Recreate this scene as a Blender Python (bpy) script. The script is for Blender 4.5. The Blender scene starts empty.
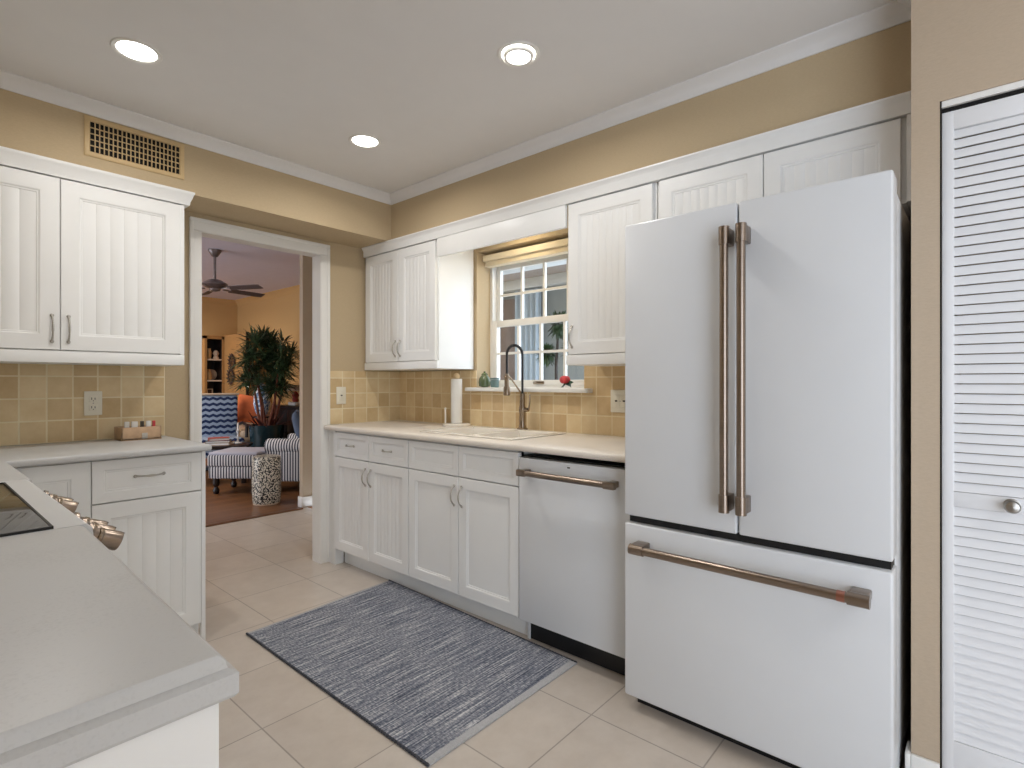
import bpy, bmesh, math, random
from mathutils import Vector, Matrix
R = math.radians
PI = math.pi
rnd = random.Random(7)
sc = bpy.context.scene
COL = sc.collection

# ------------------------------------------------------------------ camera, sky, exposure
cam_d = bpy.data.cameras.new('camera')
cam = bpy.data.objects.new('camera', cam_d)
COL.objects.link(cam)
cam.location = (0, 0, 1.2)
cam.rotation_euler = (R(90), 0, R(-48.9))
cam_d.sensor_width = 36
cam_d.lens = 539 * 36 / 1024
cam_d.shift_y = -2 / 1024
cam_d.clip_start = .02
sc.camera = cam

SKY = 4.7
world = bpy.data.worlds.new('World')
sc.world = world
world.use_nodes = True
bg = world.node_tree.nodes['Background']
bg.inputs['Color'].default_value = (.78, .87, 1.0, 1)
bg.inputs['Strength'].default_value = SKY

sc.view_settings.view_transform = 'Standard'
sc.view_settings.look = 'None'
sc.view_settings.gamma = 1
sc.view_settings.use_curve_mapping = False
sc.view_settings.exposure = 0.08


def portal(name, loc, rot, sx, sy):
    l = bpy.data.lights.new(name, 'AREA')
    l.shape = 'RECTANGLE'
    l.size, l.size_y = sx, sy
    l.cycles.is_portal = True
    o = bpy.data.objects.new(name, l)
    COL.objects.link(o)
    o.location = loc
    o.rotation_euler = rot
    return o


CAN_E = 5.0        # each ceiling can
CAN_C = (1.0, .965, .92)

# ------------------------------------------------------------------ materials


def lin(c):
    return tuple((x / 255 / 12.92) if x <= 10 else ((x / 255 + .055) / 1.055) ** 2.4 for x in c) + (1,)


class NT:
    def __init__(s, name):
        s.m = bpy.data.materials.new(name)
        s.m.use_nodes = True
        s.t = s.m.node_tree
        s.b = s.t.nodes['Principled BSDF']

    def n(s, typ, **kw):
        nd = s.t.nodes.new(typ)
        for k, v in kw.items():
            if k in nd.inputs:
                nd.inputs[k].default_value = v
            else:
                setattr(nd, k, v)
        return nd

    def l(s, a, b):
        s.t.links.new(a, b)

    def coord(s, scale=(1, 1, 1), loc=(0, 0, 0), rot=(0, 0, 0)):
        tc = s.n('ShaderNodeTexCoord')
        mp = s.n('ShaderNodeMapping')
        mp.inputs['Scale'].default_value = scale
        mp.inputs['Location'].default_value = loc
        mp.inputs['Rotation'].default_value = rot
        s.l(tc.outputs['Object'], mp.inputs['Vector'])
        return mp.outputs[0]

    def ramp(s, fac, stops):
        r = s.n('ShaderNodeValToRGB')
        e = r.color_ramp.elements
        while len(e) < len(stops):
            e.new(.5)
        for q, (p, c) in zip(e, stops):
            q.position = p
            q.color = c
        s.l(fac, r.inputs['Fac'])
        return r.outputs['Color']

    def bump(s, h, strength=.2, dist=.002):
        b = s.n('ShaderNodeBump')
        b.inputs['Strength'].default_value = strength
        b.inputs['Distance'].default_value = dist
        s.l(h, b.inputs['Height'])
        s.l(b.outputs['Normal'], s.b.inputs['Normal'])


def mat(name, c, rough=.5, metal=0, var=.04, scale=8, spec=.5, bump=0, bscale=60, emit=None):
    """painted / plain surface: base colour with a faint procedural mottle"""
    k = NT(name)
    col = lin(c)
    co = k.coord()
    nz = k.n('ShaderNodeTexNoise', Scale=scale, Detail=3.0)
    k.l(co, nz.inputs['Vector'])
    a = tuple(x * (1 - var) for x in col[:3]) + (1,)
    b = tuple(min(1, x * (1 + var)) for x in col[:3]) + (1,)
    k.l(k.ramp(nz.outputs['Fac'], [(.3, a), (.7, b)]), k.b.inputs['Base Color'])
    k.b.inputs['Roughness'].default_value = rough
    k.b.inputs['Metallic'].default_value = metal
    k.b.inputs['Specular IOR Level'].default_value = spec
    if bump:
        n2 = k.n('ShaderNodeTexNoise', Scale=bscale, Detail=4.0)
        k.l(co, n2.inputs['Vector'])
        k.bump(n2.outputs['Fac'], bump, .003)
    if emit:
        k.b.inputs['Emission Color'].default_value = lin(emit[0])
        k.b.inputs['Emission Strength'].default_value = emit[1]
    return k.m


def grid_tile(name, w, loc, c1, c2, mortar, msize, rough, rot=(0, 0, 0), axis=None, mott=.35, bump=.3):
    """square tiles: axis picks which object axes run along the face"""
    k = NT(name)
    tc = k.n('ShaderNodeTexCoord')
    sp = k.n('ShaderNodeSeparateXYZ')
    k.l(tc.outputs['Object'], sp.inputs[0])
    cb = k.n('ShaderNodeCombineXYZ')
    for i, ax in enumerate(axis):
        ad = k.n('ShaderNodeMath', operation='ADD')
        ad.inputs[1].default_value = loc[i]
        k.l(sp.outputs['XYZ'.index(ax)], ad.inputs[0])
        k.l(ad.outputs[0], cb.inputs[i])
    br = k.n('ShaderNodeTexBrick')
    br.offset = 0
    br.squash = 1
    br.inputs['Scale'].default_value = 1
    br.inputs['Brick Width'].default_value = w[0]
    br.inputs['Row Height'].default_value = w[1]
    br.inputs['Mortar Size'].default_value = msize
    br.inputs['Mortar Smooth'].default_value = .3
    br.inputs['Color1'].default_value = lin(c1)
    br.inputs['Color2'].default_value = lin(c2)
    br.inputs['Mortar'].default_value = lin(mortar)
    k.l(cb.outputs[0], br.inputs['Vector'])
    nz = k.n('ShaderNodeTexNoise', Scale=9.0, Detail=6.0, Roughness=.65)
    k.l(tc.outputs['Object'], nz.inputs['Vector'])
    mx = k.n('ShaderNodeMixRGB', blend_type='SOFT_LIGHT')
    mx.inputs[0].default_value = mott
    k.l(br.outputs['Color'], mx.inputs[1])
    k.l(nz.outputs['Fac'], mx.inputs[2])
    k.l(mx.outputs[0], k.b.inputs['Base Color'])
    k.b.inputs['Roughness'].default_value = rough
    inv = k.n('ShaderNodeMath', operation='SUBTRACT')
    inv.inputs[0].default_value = 1
    k.l(br.outputs['Fac'], inv.inputs[1])
    k.bump(inv.outputs[0], bump, .003)
    return k.m


def stripes(name, ca, cb_, freq, axis='X', rough=.85, noise=0.0, duty=.5, wob=0, wobs=1):
    """woven stripes along an object axis (freq stripes per metre)"""
    k = NT(name)
    tc = k.n('ShaderNodeTexCoord')
    sp = k.n('ShaderNodeSeparateXYZ')
    k.l(tc.outputs['Object'], sp.inputs[0])
    src = sp.outputs['XYZ'.index(axis)]
    if wob:
        # zigzag: triangle wave of the other axis added
        m1 = k.n('ShaderNodeMath', operation='PINGPONG')
        m1.inputs[1].default_value = wobs
        k.l(sp.outputs['X'], m1.inputs[0])
        m2 = k.n('ShaderNodeMath', operation='MULTIPLY')
        m2.inputs[1].default_value = wob
        k.l(m1.outputs[0], m2.inputs[0])
        m3 = k.n('ShaderNodeMath', operation='ADD')
        k.l(src, m3.inputs[0])
        k.l(m2.outputs[0], m3.inputs[1])
        src = m3.outputs[0]
    mu = k.n('ShaderNodeMath', operation='MULTIPLY')
    mu.inputs[1].default_value = freq
    k.l(src, mu.inputs[0])
    fr = k.n('ShaderNodeMath', operation='FRACT')
    k.l(mu.outputs[0], fr.inputs[0])
    gt = k.n('ShaderNodeMath', operation='GREATER_THAN')
    gt.inputs[1].default_value = duty
    k.l(fr.outputs[0], gt.inputs[0])
    mx = k.n('ShaderNodeMixRGB')
    k.l(gt.outputs[0], mx.inputs[0])
    mx.inputs[1].default_value = lin(ca)
    mx.inputs[2].default_value = lin(cb_)
    k.l(mx.outputs[0], k.b.inputs['Base Color'])
    k.b.inputs['Roughness'].default_value = rough
    return k.m


def wallpaper(name, c, var=.05):
    k = NT(name)
    col = lin(c)
    co = k.coord(scale=(14, 14, 55))
    nz = k.n('ShaderNodeTexNoise', Scale=6.0, Detail=5.0, Roughness=.7)
    k.l(co, nz.inputs['Vector'])
    a = tuple(x * (1 - var) for x in col[:3]) + (1,)
    b = tuple(min(1, x * (1 + var)) for x in col[:3]) + (1,)
    k.l(k.ramp(nz.outputs['Fac'], [(.3, a), (.7, b)]), k.b.inputs['Base Color'])
    k.b.inputs['Roughness'].default_value = .75
    k.b.inputs['Specular IOR Level'].default_value = .25
    k.bump(nz.outputs['Fac'], .15, .002)
    return k.m


def wood_planks(name, c1, c2):
    k = NT(name)
    tc = k.n('ShaderNodeTexCoord')
    br = k.n('ShaderNodeTexBrick')
    br.inputs['Scale'].default_value = 1
    br.inputs['Brick Width'].default_value = 1.1
    br.inputs['Row Height'].default_value = .11
    br.inputs['Mortar Size'].default_value = .002
    br.inputs['Color1'].default_value = lin(c1)
    br.inputs['Color2'].default_value = lin(c2)
    br.inputs['Mortar'].default_value = lin((50, 30, 18))
    k.l(tc.outputs['Object'], br.inputs['Vector'])
    mp = k.n('ShaderNodeMapping')
    mp.inputs['Scale'].default_value = (2, 30, 1)
    k.l(tc.outputs['Object'], mp.inputs['Vector'])
    nz = k.n('ShaderNodeTexNoise', Scale=2.0, Detail=5.0)
    k.l(mp.outputs[0], nz.inputs['Vector'])
    mx = k.n('ShaderNodeMixRGB', blend_type='OVERLAY')
    mx.inputs[0].default_value = .5
    k.l(br.outputs['Color'], mx.inputs[1])
    k.l(nz.outputs['Fac'], mx.inputs[2])
    k.l(mx.outputs[0], k.b.inputs['Base Color'])
    k.b.inputs['Roughness'].default_value = .3
    return k.m


def rug_mat(name):
    k = NT(name)
    tc = k.n('ShaderNodeTexCoord')
    mp = k.n('ShaderNodeMapping')
    mp.inputs['Scale'].default_value = (3.2, 150, 1)
    k.l(tc.outputs['Object'], mp.inputs['Vector'])
    nz = k.n('ShaderNodeTexNoise', Scale=1.0, Detail=4.0, Roughness=.8)
    k.l(mp.outputs[0], nz.inputs['Vector'])
    mp2 = k.n('ShaderNodeMapping')
    mp2.inputs['Scale'].default_value = (130, 60, 1)
    k.l(tc.outputs['Object'], mp2.inputs['Vector'])
    n2 = k.n('ShaderNodeTexNoise', Scale=1.0, Detail=2.0)
    k.l(mp2.outputs[0], n2.inputs['Vector'])
    ad = k.n('ShaderNodeMath', operation='MULTIPLY_ADD')
    ad.inputs[1].default_value = .35
    k.l(n2.outputs['Fac'], ad.inputs[0])
    k.l(nz.outputs['Fac'], ad.inputs[2])
    c = k.ramp(ad.outputs[0], [(.50, lin((52, 58, 74))), (.61, lin((100, 106, 120))), (.71, lin((140, 143, 152))), (.82, lin((208, 208, 210)))])
    k.l(c, k.b.inputs['Base Color'])
    k.b.inputs['Roughness'].default_value = .95
    k.b.inputs['Specular IOR Level'].default_value = .1
    k.bump(ad.outputs[0], .5, .004)
    return k.m


def checker_mat(name, ca, cb_, scale):
    k = NT(name)
    vo = k.n('ShaderNodeTexNoise', Scale=scale, Detail=0.0)
    k.l(k.coord(), vo.inputs['Vector'])
    k.l(k.ramp(vo.outputs['Fac'], [(.49, lin(ca)), (.52, lin(cb_))]), k.b.inputs['Base Color'])
    k.b.inputs['Roughness'].default_value = .35
    return k.m


def glass_mat(name, tint=(1, 1, 1), refl=.06):
    """thin window pane: see-through with a mirror reflection growing at grazing angles"""
    k = NT(name)
    k.t.nodes.remove(k.b)
    out = [n for n in k.t.nodes if n.type == 'OUTPUT_MATERIAL'][0]
    tr = k.n('ShaderNodeBsdfTransparent')
    tr.inputs[0].default_value = (*tint, 1)
    gl = k.n('ShaderNodeBsdfGlossy')
    gl.inputs['Roughness'].default_value = .02
    fr = k.n('ShaderNodeFresnel', IOR=1.5)
    mx = k.n('ShaderNodeMixShader')
    ge = k.n('ShaderNodeNewGeometry')
    fm = k.n('ShaderNodeMath', operation='MULTIPLY_ADD')     # no mirror on the inner side of the pane
    fm.inputs[1].default_value = -1
    fm.inputs[2].default_value = 1
    k.l(ge.outputs['Backfacing'], fm.inputs[0])
    f2 = k.n('ShaderNodeMath', operation='MULTIPLY')
    k.l(fm.outputs[0], f2.inputs[0])
    k.l(fr.outputs[0], f2.inputs[1])
    k.l(f2.outputs[0], mx.inputs[0])
    k.l(tr.outputs[0], mx.inputs[1])
    k.l(gl.outputs[0], mx.inputs[2])
    k.l(mx.outputs[0], out.inputs['Surface'])
    return k.m


def emit_mat(name, c, s):
    k = NT(name)
    k.b.inputs['Base Color'].default_value = (*c, 1)
    k.b.inputs['Emission Color'].default_value = (*c, 1)
    k.b.inputs['Emission Strength'].default_value = s
    return k.m


def brushed(name, c, rough=.28, sc_=(4, 4, 220)):
    k = NT(name)
    nz = k.n('ShaderNodeTexNoise', Scale=3.0, Detail=3.0)
    k.l(k.coord(scale=sc_), nz.inputs['Vector'])
    col = lin(c)
    a = tuple(x * .88 for x in col[:3]) + (1,)
    k.l(k.ramp(nz.outputs['Fac'], [(.35, a), (.65, col)]), k.b.inputs['Base Color'])
    k.b.inputs['Metallic'].default_value = 1
    k.b.inputs['Roughness'].default_value = rough
    return k.m


def counter_mat(name, c):
    k = NT(name)
    col = lin(c)
    co = k.coord()
    n1 = k.n('ShaderNodeTexNoise', Scale=5.0, Detail=5.0)
    k.l(co, n1.inputs['Vector'])
    n2 = k.n('ShaderNodeTexNoise', Scale=260.0, Detail=1.0)
    k.l(co, n2.inputs['Vector'])
    ad = k.n('ShaderNodeMath', operation='ADD')
    k.l(n1.outputs['Fac'], ad.inputs[0])
    k.l(n2.outputs['Fac'], ad.inputs[1])
    a = tuple(x * .93 for x in col[:3]) + (1,)
    b = tuple(min(1, x * 1.05) for x in col[:3]) + (1,)
    k.l(k.ramp(ad.outputs[0], [(.6, a), (1.4, b)]), k.b.inputs['Base Color'])
    k.b.inputs['Roughness'].default_value = .36
    return k.m


M = dict(
    cab=mat('cabinet_white_paint', (235, 235, 233), .38, var=.01),
    trimw=mat('trim_white_paint', (231, 229, 224), .4, var=.01),
    ceil=mat('ceiling_paint', (226, 224, 222), .8, var=.01, spec=.2),
    app=mat('appliance_white', (219, 221, 223), .3, var=.008),
    wall=wallpaper('tan_wallpaper', (192, 172, 140)),
    wallr=wallpaper('tan_wallpaper_closet', (184, 166, 144)),
    counter=counter_mat('quartz_counter', (222, 214, 203)),
    counter_shaded=counter_mat('quartz_counter_shaded', (190, 190, 189)),  # darker copy of the counter, its dim light put into the colour
    sink=mat('sink_enamel', (238, 232, 222), .15, var=.01),
    bronze=brushed('brushed_bronze', (150, 136, 124), .3),
    steel=brushed('brushed_nickel', (170, 166, 160), .3),
    copper=brushed('copper_ring', (182, 128, 112), .3),
    pewter=brushed('pewter_pull', (186, 182, 175), .35),
    faucet=brushed('faucet_nickel', (158, 142, 124), .25),
    black=mat('black_plastic', (14, 14, 17), .45),
    hose=mat('black_hose', (22, 22, 26), .4),
    dark=mat('dark_gap', (14, 11, 9), .9),  # black for the door track, and painted shade in gaps
    gcook=mat('cooktop_glass', (48, 40, 26), .06, var=.12, scale=3),
    plate=mat('outlet_ivory', (228, 222, 204), .35, var=.01),
    slot=mat('outlet_slot', (60, 55, 48), .6),
    floor=grid_tile('floor_tile', (.408, .408), (-.837 + 4.08, -1.062 + 4.08), (201, 191, 180), (194, 183, 171), (156, 147, 137), .003, .28, axis='XY', mott=.35, bump=.2),
    splash_b=grid_tile('backsplash_tile_back', (.0965, .104), (-.951 + 9.65, -.915 + 1.04), (222, 200, 158), (198, 170, 126), (226, 212, 178), .004, .5, axis='XZ', mott=.6),
    splash_r=grid_tile('backsplash_tile_side', (.0965, .104), (-1.473 + 9.65, -.915 + 1.04), (224, 200, 156), (202, 170, 124), (228, 210, 172), .004, .5, axis='YZ', mott=.6),
    rug=rug_mat('woven_rug'),
    rugedge=mat('rug_binding', (60, 62, 70), .95, var=.5, scale=90),
    rughem=mat('rug_hem', (176, 176, 178), .95, var=.1, scale=200),
    vent=mat('vent_paint', (206, 178, 132), .5),
    louver=mat('louver_white', (226, 226, 227), .45, var=.01),
    towel=mat('paper_towel', (238, 236, 230), .95, bump=.3, bscale=90),
    lwood=mat('pale_wood', (226, 196, 150), .5, var=.08),
    greeng=mat('green_glass', (84, 98, 66), .1, var=.15),
    tealg=mat('teal_glass', (104, 128, 128), .1, var=.1),
    rose=mat('rose_petals', (196, 62, 66), .6, var=.25, scale=60),
    leaf=mat('green_leaf', (40, 70, 52), .5, var=.3, scale=20),
    basket=mat('tan_box', (188, 156, 124), .5, var=.12, scale=30),
    white=mat('white_paper', (232, 230, 226), .5),
    # living room
    lwall=wallpaper('living_wall_ochre', (204, 166, 112)),
    lledge=mat('ledge_ochre', (164, 122, 72), .7, var=.05),
    lceil=mat('living_ceiling', (218, 212, 224), .8, var=.02),
    wood=wood_planks('wood_floor', (134, 92, 58), (112, 74, 46)),
    ticking=stripes('ticking_stripe', (208, 206, 206), (52, 54, 66), 34, 'X', duty=.5),
    tickingy=stripes('ticking_stripe_side', (208, 206, 206), (52, 54, 66), 46, 'Y', duty=.5),
    greyfab=mat('lilac_grey_fabric', (176, 176, 190), .9, var=.05, bump=.2),
    zig=stripes('zigzag_blue', (164, 182, 206), (34, 52, 94), 13, 'Z', duty=.52, wob=.45, wobs=.045),
    bluefab=mat('slate_blue_fabric', (84, 96, 116), .9, var=.1),
    orange=mat('orange_fabric', (226, 122, 76), .9, var=.12),
    cream=mat('cream_fabric', (206, 184, 160), .9, var=.08),
    darkwood=mat('dark_wood', (36, 26, 22), .35, var=.2),
    drum=checker_mat('drum_pattern', (24, 26, 30), (222, 216, 200), 85),
    tealpot=mat('teal_pot', (24, 46, 52), .2, var=.2),
    palm=mat('palm_leaf', (50, 70, 44), .35, var=.4, scale=6),
    trunk=mat('palm_trunk', (112, 62, 44), .8, var=.3, scale=20),
    fanm=mat('fan_metal', (120, 110, 108), .35, metal=.6),
    fanb=mat('fan_blade', (92, 80, 78), .5),
    chrome=mat('glass_white', (222, 226, 230), .15),
    tan=mat('tan_ceramic', (196, 160, 112), .4, var=.1),
    burg=mat('burgundy_leaf', (74, 34, 30), .5, var=.3, scale=12),
    red=mat('red_lacquer', (150, 44, 40), .4, var=.1),
    book1=mat('book_red', (168, 66, 46), .6), book2=mat('book_grey', (60, 62, 72), .6), book3=mat('book_tan', (190, 160, 128), .6),
    bluewhite=checker_mat('blue_white_glint', (120, 150, 190), (232, 238, 246), 30),
    ornament=mat('ornament_dark', (60, 36, 24), .6, var=.2),
    # porch
    pwall=mat('porch_wall', (150, 158, 162), .8, var=.05),
    pceil=mat('porch_ceiling', (166, 154, 146), .8, var=.05),
    pbeam=mat('porch_beam', (212, 216, 218), .6),
    pfloor=mat('porch_floor', (160, 152, 146), .7, var=.1),
    curtain=mat('pale_blue_curtain', (184, 200, 216), .9, var=.05),
    pbrown=mat('porch_shutter', (132, 120, 118), .7, var=.1),
    glass=glass_mat('pane_glass', (.93, .95, .95)),
    shade=mat('cream_blind', (228, 214, 186), .7, var=.02),
)

# ------------------------------------------------------------------ mesh builder


class MB:
    def __init__(s, fn=None):
        s.V, s.F = [], []
        s.fn = fn

    def add(s, vs, fs):
        n = len(s.V)
        s.V += [s.fn(Vector(v)) if s.fn else Vector(v) for v in vs]
        s.F += [tuple(i + n for i in f) for f in fs]
        return s

    def _bm(s, bm):
        bm.verts.ensure_lookup_table()
        bm.verts.index_update()
        s.add([v.co.copy() for v in bm.verts], [[v.index for v in f.verts] for f in bm.faces])
        bm.free()

    def box(s, x0, x1, y0, y1, z0, z1, b=0, seg=2):
        bm = bmesh.new()
        bmesh.ops.create_cube(bm, size=1)
        for v in bm.verts:
            v.co = Vector(((x0 + x1) / 2 + v.co.x * (x1 - x0), (y0 + y1) / 2 + v.co.y * (y1 - y0), (z0 + z1) / 2 + v.co.z * (z1 - z0)))
        if b:
            bmesh.ops.bevel(bm, geom=bm.edges[:], offset=b, segments=seg, affect='EDGES', profile=.5, clamp_overlap=True)
        s._bm(bm)
        return s

    def prism(s, poly, z0, z1, b=0, seg=3):
        bm = bmesh.new()
        lo = [bm.verts.new((x, y, z0)) for x, y in poly]
        hi = [bm.verts.new((x, y, z1)) for x, y in poly]
        bm.faces.new(lo[::-1])
        bm.faces.new(hi)
        n = len(poly)
        for i in range(n):
            bm.faces.new((lo[i], lo[(i + 1) % n], hi[(i + 1) % n], hi[i]))
        if b:
            bm.normal_update()
            bmesh.ops.bevel(bm, geom=[e for e in bm.edges if abs(e.verts[0].co.z - e.verts[1].co.z) < 1e-6], offset=b, segments=seg, affect='EDGES', profile=.5)
        s._bm(bm)
        return s

    def sweep(s, prof, axis, t0, t1, place):
        """extrude a closed 2D profile [(p,q)] from t0 to t1; place(t,p,q)->xyz"""
        n = len(prof)
        vs = [place(t0, p, q) for p, q in prof] + [place(t1, p, q) for p, q in prof]
        fs = [tuple(range(n)), tuple(range(2 * n - 1, n - 1, -1))]
        fs += [(i, (i + 1) % n, n + (i + 1) % n, n + i) for i in range(n)]
        return s.add(vs, fs)

    def tube(s, pts, r, n=10, closed=False, caps=True):
        pts = [Vector(p) for p in pts]
        rs = r if isinstance(r, (list, tuple)) else [r] * len(pts)
        m = len(pts)
        up = None
        vs, fs = [], []
        for i, p in enumerate(pts):
            a = pts[i - 1] if (i > 0 or closed) else p
            b = pts[(i + 1) % m] if (i < m - 1 or closed) else p
            t = (b - a).normalized()
            if up is None:
                up = t.orthogonal().normalized()
            up = (up - t * up.dot(t)).normalized()
            sd = t.cross(up)
            for k in range(n):
                an = 2 * PI * k / n
                vs.append(p + (up * math.cos(an) + sd * math.sin(an)) * rs[i])
        for i in range(m if closed else m - 1):
            j = (i + 1) % m
            for k in range(n):
                fs.append((i * n + k, i * n + (k + 1) % n, j * n + (k + 1) % n, j * n + k))
        if caps and not closed:
            fs.append(tuple(range(n))[::-1])
            fs.append(tuple((m - 1) * n + k for k in range(n)))
        return s.add(vs, fs)

    def cyl(s, p0, p1, r0, r1=None, n=24):
        return s.tube([p0, p1], [r0, r0 if r1 is None else r1], n)

    def lathe(s, prof, c=(0, 0, 0), n=32, ax='z'):
        vs, fs = [], []
        m = len(prof)
        for r, h in prof:
            for k in range(n):
                a = 2 * PI * k / n
                p = (r * math.cos(a), r * math.sin(a), h)
                if ax == 'x':
                    p = (h, p[0], p[1])
                if ax == 'y':
                    p = (p[0], h, p[1])
                vs.append((p[0] + c[0], p[1] + c[1], p[2] + c[2]))
        for i in range(m - 1):
            for k in range(n):
                fs.append((i * n + k, i * n + (k + 1) % n, (i + 1) * n + (k + 1) % n, (i + 1) * n + k))
        if prof[0] == prof[-1]:         # a closed ring section needs no end caps
            return s.add(vs, fs)
        fs.append(tuple(range(n))[::-1])
        fs.append(tuple((m - 1) * n + k for k in range(n)))
        return s.add(vs, fs)

    def ball(s, c, r, n=16, m=10):
        r = r if isinstance(r, (tuple, list)) else (r, r, r)
        vs, fs = [], []
        for i in range(1, m):
            t = PI * i / m
            for k in range(n):
                a = 2 * PI * k / n
                vs.append((c[0] + r[0] * math.sin(t) * math.cos(a), c[1] + r[1] * math.sin(t) * math.sin(a), c[2] + r[2] * math.cos(t)))
        for i in range(m - 2):
            for k in range(n):
                fs.append((i * n + k, (i + 1) * n + k, (i + 1) * n + (k + 1) % n, i * n + (k + 1) % n))
        vs += [(c[0], c[1], c[2] + r[2]), (c[0], c[1], c[2] - r[2])]
        t, b = len(vs) - 2, len(vs) - 1
        for k in range(n):
            fs.append((t, k, (k + 1) % n))
            fs.append((b, (m - 2) * n + (k + 1) % n, (m - 2) * n + k))
        return s.add(vs, fs)

    def ring_frame(s, w, h, loops):
        """closed moulded frame: loops of (inset, height) around a w x h rectangle in (a,b,c)"""
        n = len(loops)
        vs, fs = [], []
        for ins, c in loops:
            vs += [(ins, ins, c), (w - ins, ins, c), (w - ins, h - ins, c), (ins, h - ins, c)]
        for i in range(n):
            j = (i + 1) % n
            for k in range(4):
                fs.append((i * 4 + k, i * 4 + (k + 1) % 4, j * 4 + (k + 1) % 4, j * 4 + k))
        return s.add(vs, fs)

    def blade(s, base, tip, width, side, sag=0, n=5, thick=.0012):
        """a thin leaf with real thickness, folded along its rib"""
        base, tip, side = Vector(base), Vector(tip), Vector(side).normalized()
        vs, fs = [], []
        d = (tip - base).normalized()
        nr = d.cross(side).normalized()
        for i in range(n + 1):
            t = i / n
            p = base.lerp(tip, t) + Vector((0, 0, -sag * t * t))
            w = width * math.sin(PI * min(.98, .08 + t * .9)) * .5
            vs += [p - side * w + nr * w * .35, p + nr * thick, p + side * w + nr * w * .35, p - nr * thick]
        for i in range(n):
            for k in range(4):
                a = i * 4 + k
                b = i * 4 + (k + 1) % 4
                fs.append((a, b, b + 4, a + 4))
        fs += [(0, 1, 2, 3), (n * 4 + 3, n * 4 + 2, n * 4 + 1, n * 4)]
        return s.add(vs, fs)

    def build(s, name, m, parent=None, smooth=40):
        me = bpy.data.meshes.new(name)
        bm = bmesh.new()
        vv = [bm.verts.new(v) for v in s.V]
        for f in s.F:
            try:
                bm.faces.new([vv[i] for i in f])
            except ValueError:
                pass
        bmesh.ops.recalc_face_normals(bm, faces=bm.faces[:])
        bm.to_mesh(me)
        bm.free()
        if smooth:
            for p in me.polygons:
                p.use_smooth = True
            me.set_sharp_from_angle(angle=R(smooth))
        me.materials.append(m)
        o = bpy.data.objects.new(name, me)
        COL.objects.link(o)
        if parent is not None:
            o.parent = parent
        return o


def thing(name, label, cat, loc=(0, 0, 0), rz=0, group=None):
    o = bpy.data.objects.new(name, None)
    o.empty_display_size = .05
    COL.objects.link(o)
    o.location = loc
    o.rotation_euler = (0, 0, rz)
    o['label'], o['category'] = label, cat
    if group:
        o['group'] = group
    return o


def tag(o, label, cat, group=None, loc=None):
    o['label'], o['category'] = label, cat
    if group:
        o['group'] = group
    if loc is not None:
        o.location = loc
    return o


def struct(name, mb, m, parent=None, smooth=40):
    o = mb.build(name, m, parent, smooth)
    if parent is None:
        o['kind'] = 'structure'
    return o


def copies(root):
    """every piece below a thing, copied"""
    def rec(o, par):
        c = o.copy()
        COL.objects.link(c)
        c.parent = par
        for ch in list(o.children):
            rec(ch, c)
        return c
    return rec(root, None)


def toX(o, x, y, z):      # face looking to -X: a runs +Y, b up, c out of the face
    return lambda v: Vector((x - v.x * 0 - v.z - o[0], y + v.x - o[1], z + v.y - o[2]))


def toY(o, x, y, z):      # face looking to -Y: a runs +X
    return lambda v: Vector((x + v.x - o[0], y - v.z - o[1], z + v.y - o[2]))


def rel(o):
    return lambda v: Vector((v.x - o[0], v.y - o[1], v.z - o[2]))


def door_mb(fn, w, h, fw=.055, t=.02, bead=0, pitch=.035):
    mb = MB(fn)
    mb.ring_frame(w, h, [(0, 0), (0, t - .002), (.002, t), (fw - .004, t), (fw, t - .001), (fw + .004, t - .006), (fw + .010, t - .007), (fw + .012, t - .011), (fw + .012, 0)])
    a0, a1, b0, b1 = fw + .008, w - fw - .008, fw + .008, h - fw - .008
    c1 = t - .0095
    if bead:
        n = max(2, round((a1 - a0) / pitch))
        p = (a1 - a0) / n
        g = .0035
        prof = [(a0, .001)]
        for i in range(n):
            x = a0 + i * p
            prof += [(x + (g if i else 0), c1), (x + p - (g if i < n - 1 else 0), c1)]
            if i < n - 1:
                prof += [(x + p, c1 - bead)]
        prof += [(a1, .001)]
        mb.sweep(prof, None, b0, b1, lambda tt, p_, q: (p_, tt, q))
    else:
        mb.box(a0, a1, b0, b1, .001, c1)
    return mb


def pull_mb(fn, a, b, L, vert=True, c0=.02, r=.0036, rise=.026):
    """arched bar pull with two flared feet"""
    mb = MB(fn)
    pts, rs = [], []
    for i in range(13):
        t = i / 12
        d = (t - .5) * L
        hgt = c0 + rise * (1 - abs(2 * t - 1) ** 2.6)
        pts.append((a, b + d, hgt) if vert else (a + d, b, hgt))
        rs.append(r * (1.5 if i in (0, 12) else 1.15 if i in (1, 11) else 1.0 if abs(i - 6) > 1 else 1.25))
    mb.tube(pts, rs, 10)
    for sgn in (-.5, .5):
        p = (a, b + sgn * L, c0) if vert else (a + sgn * L, b, c0)
        mb.ball((p[0], p[1], p[2] + .003), (.0075, .0075, .0045), 12, 8)
    return mb


# ------------------------------------------------------------------ room shell
ZC = 2.44
XS, YB = 2.5, 3.3       # sink wall, doorway wall
XL, YF = -.42, -3.6     # range wall, wall behind the camera

struct('floor', MB().box(XL - .1, XS + .1, YF - .1, 4.87, -.1, 0), M['floor'])
struct('ceiling', MB().box(XL - .1, XS + .12, YF - .1, 3.385, ZC, ZC + .12), M['ceil'])
# doorway wall with the door opening
struct('wall_back', MB().box(XL - .1, 1.12, YB, YB + .085, 0, ZC).box(1.86, XS + .14, YB, YB + .085, 0, ZC).box(1.12, 1.86, YB, YB + .085, 2.05, ZC), M['wall'])
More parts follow.
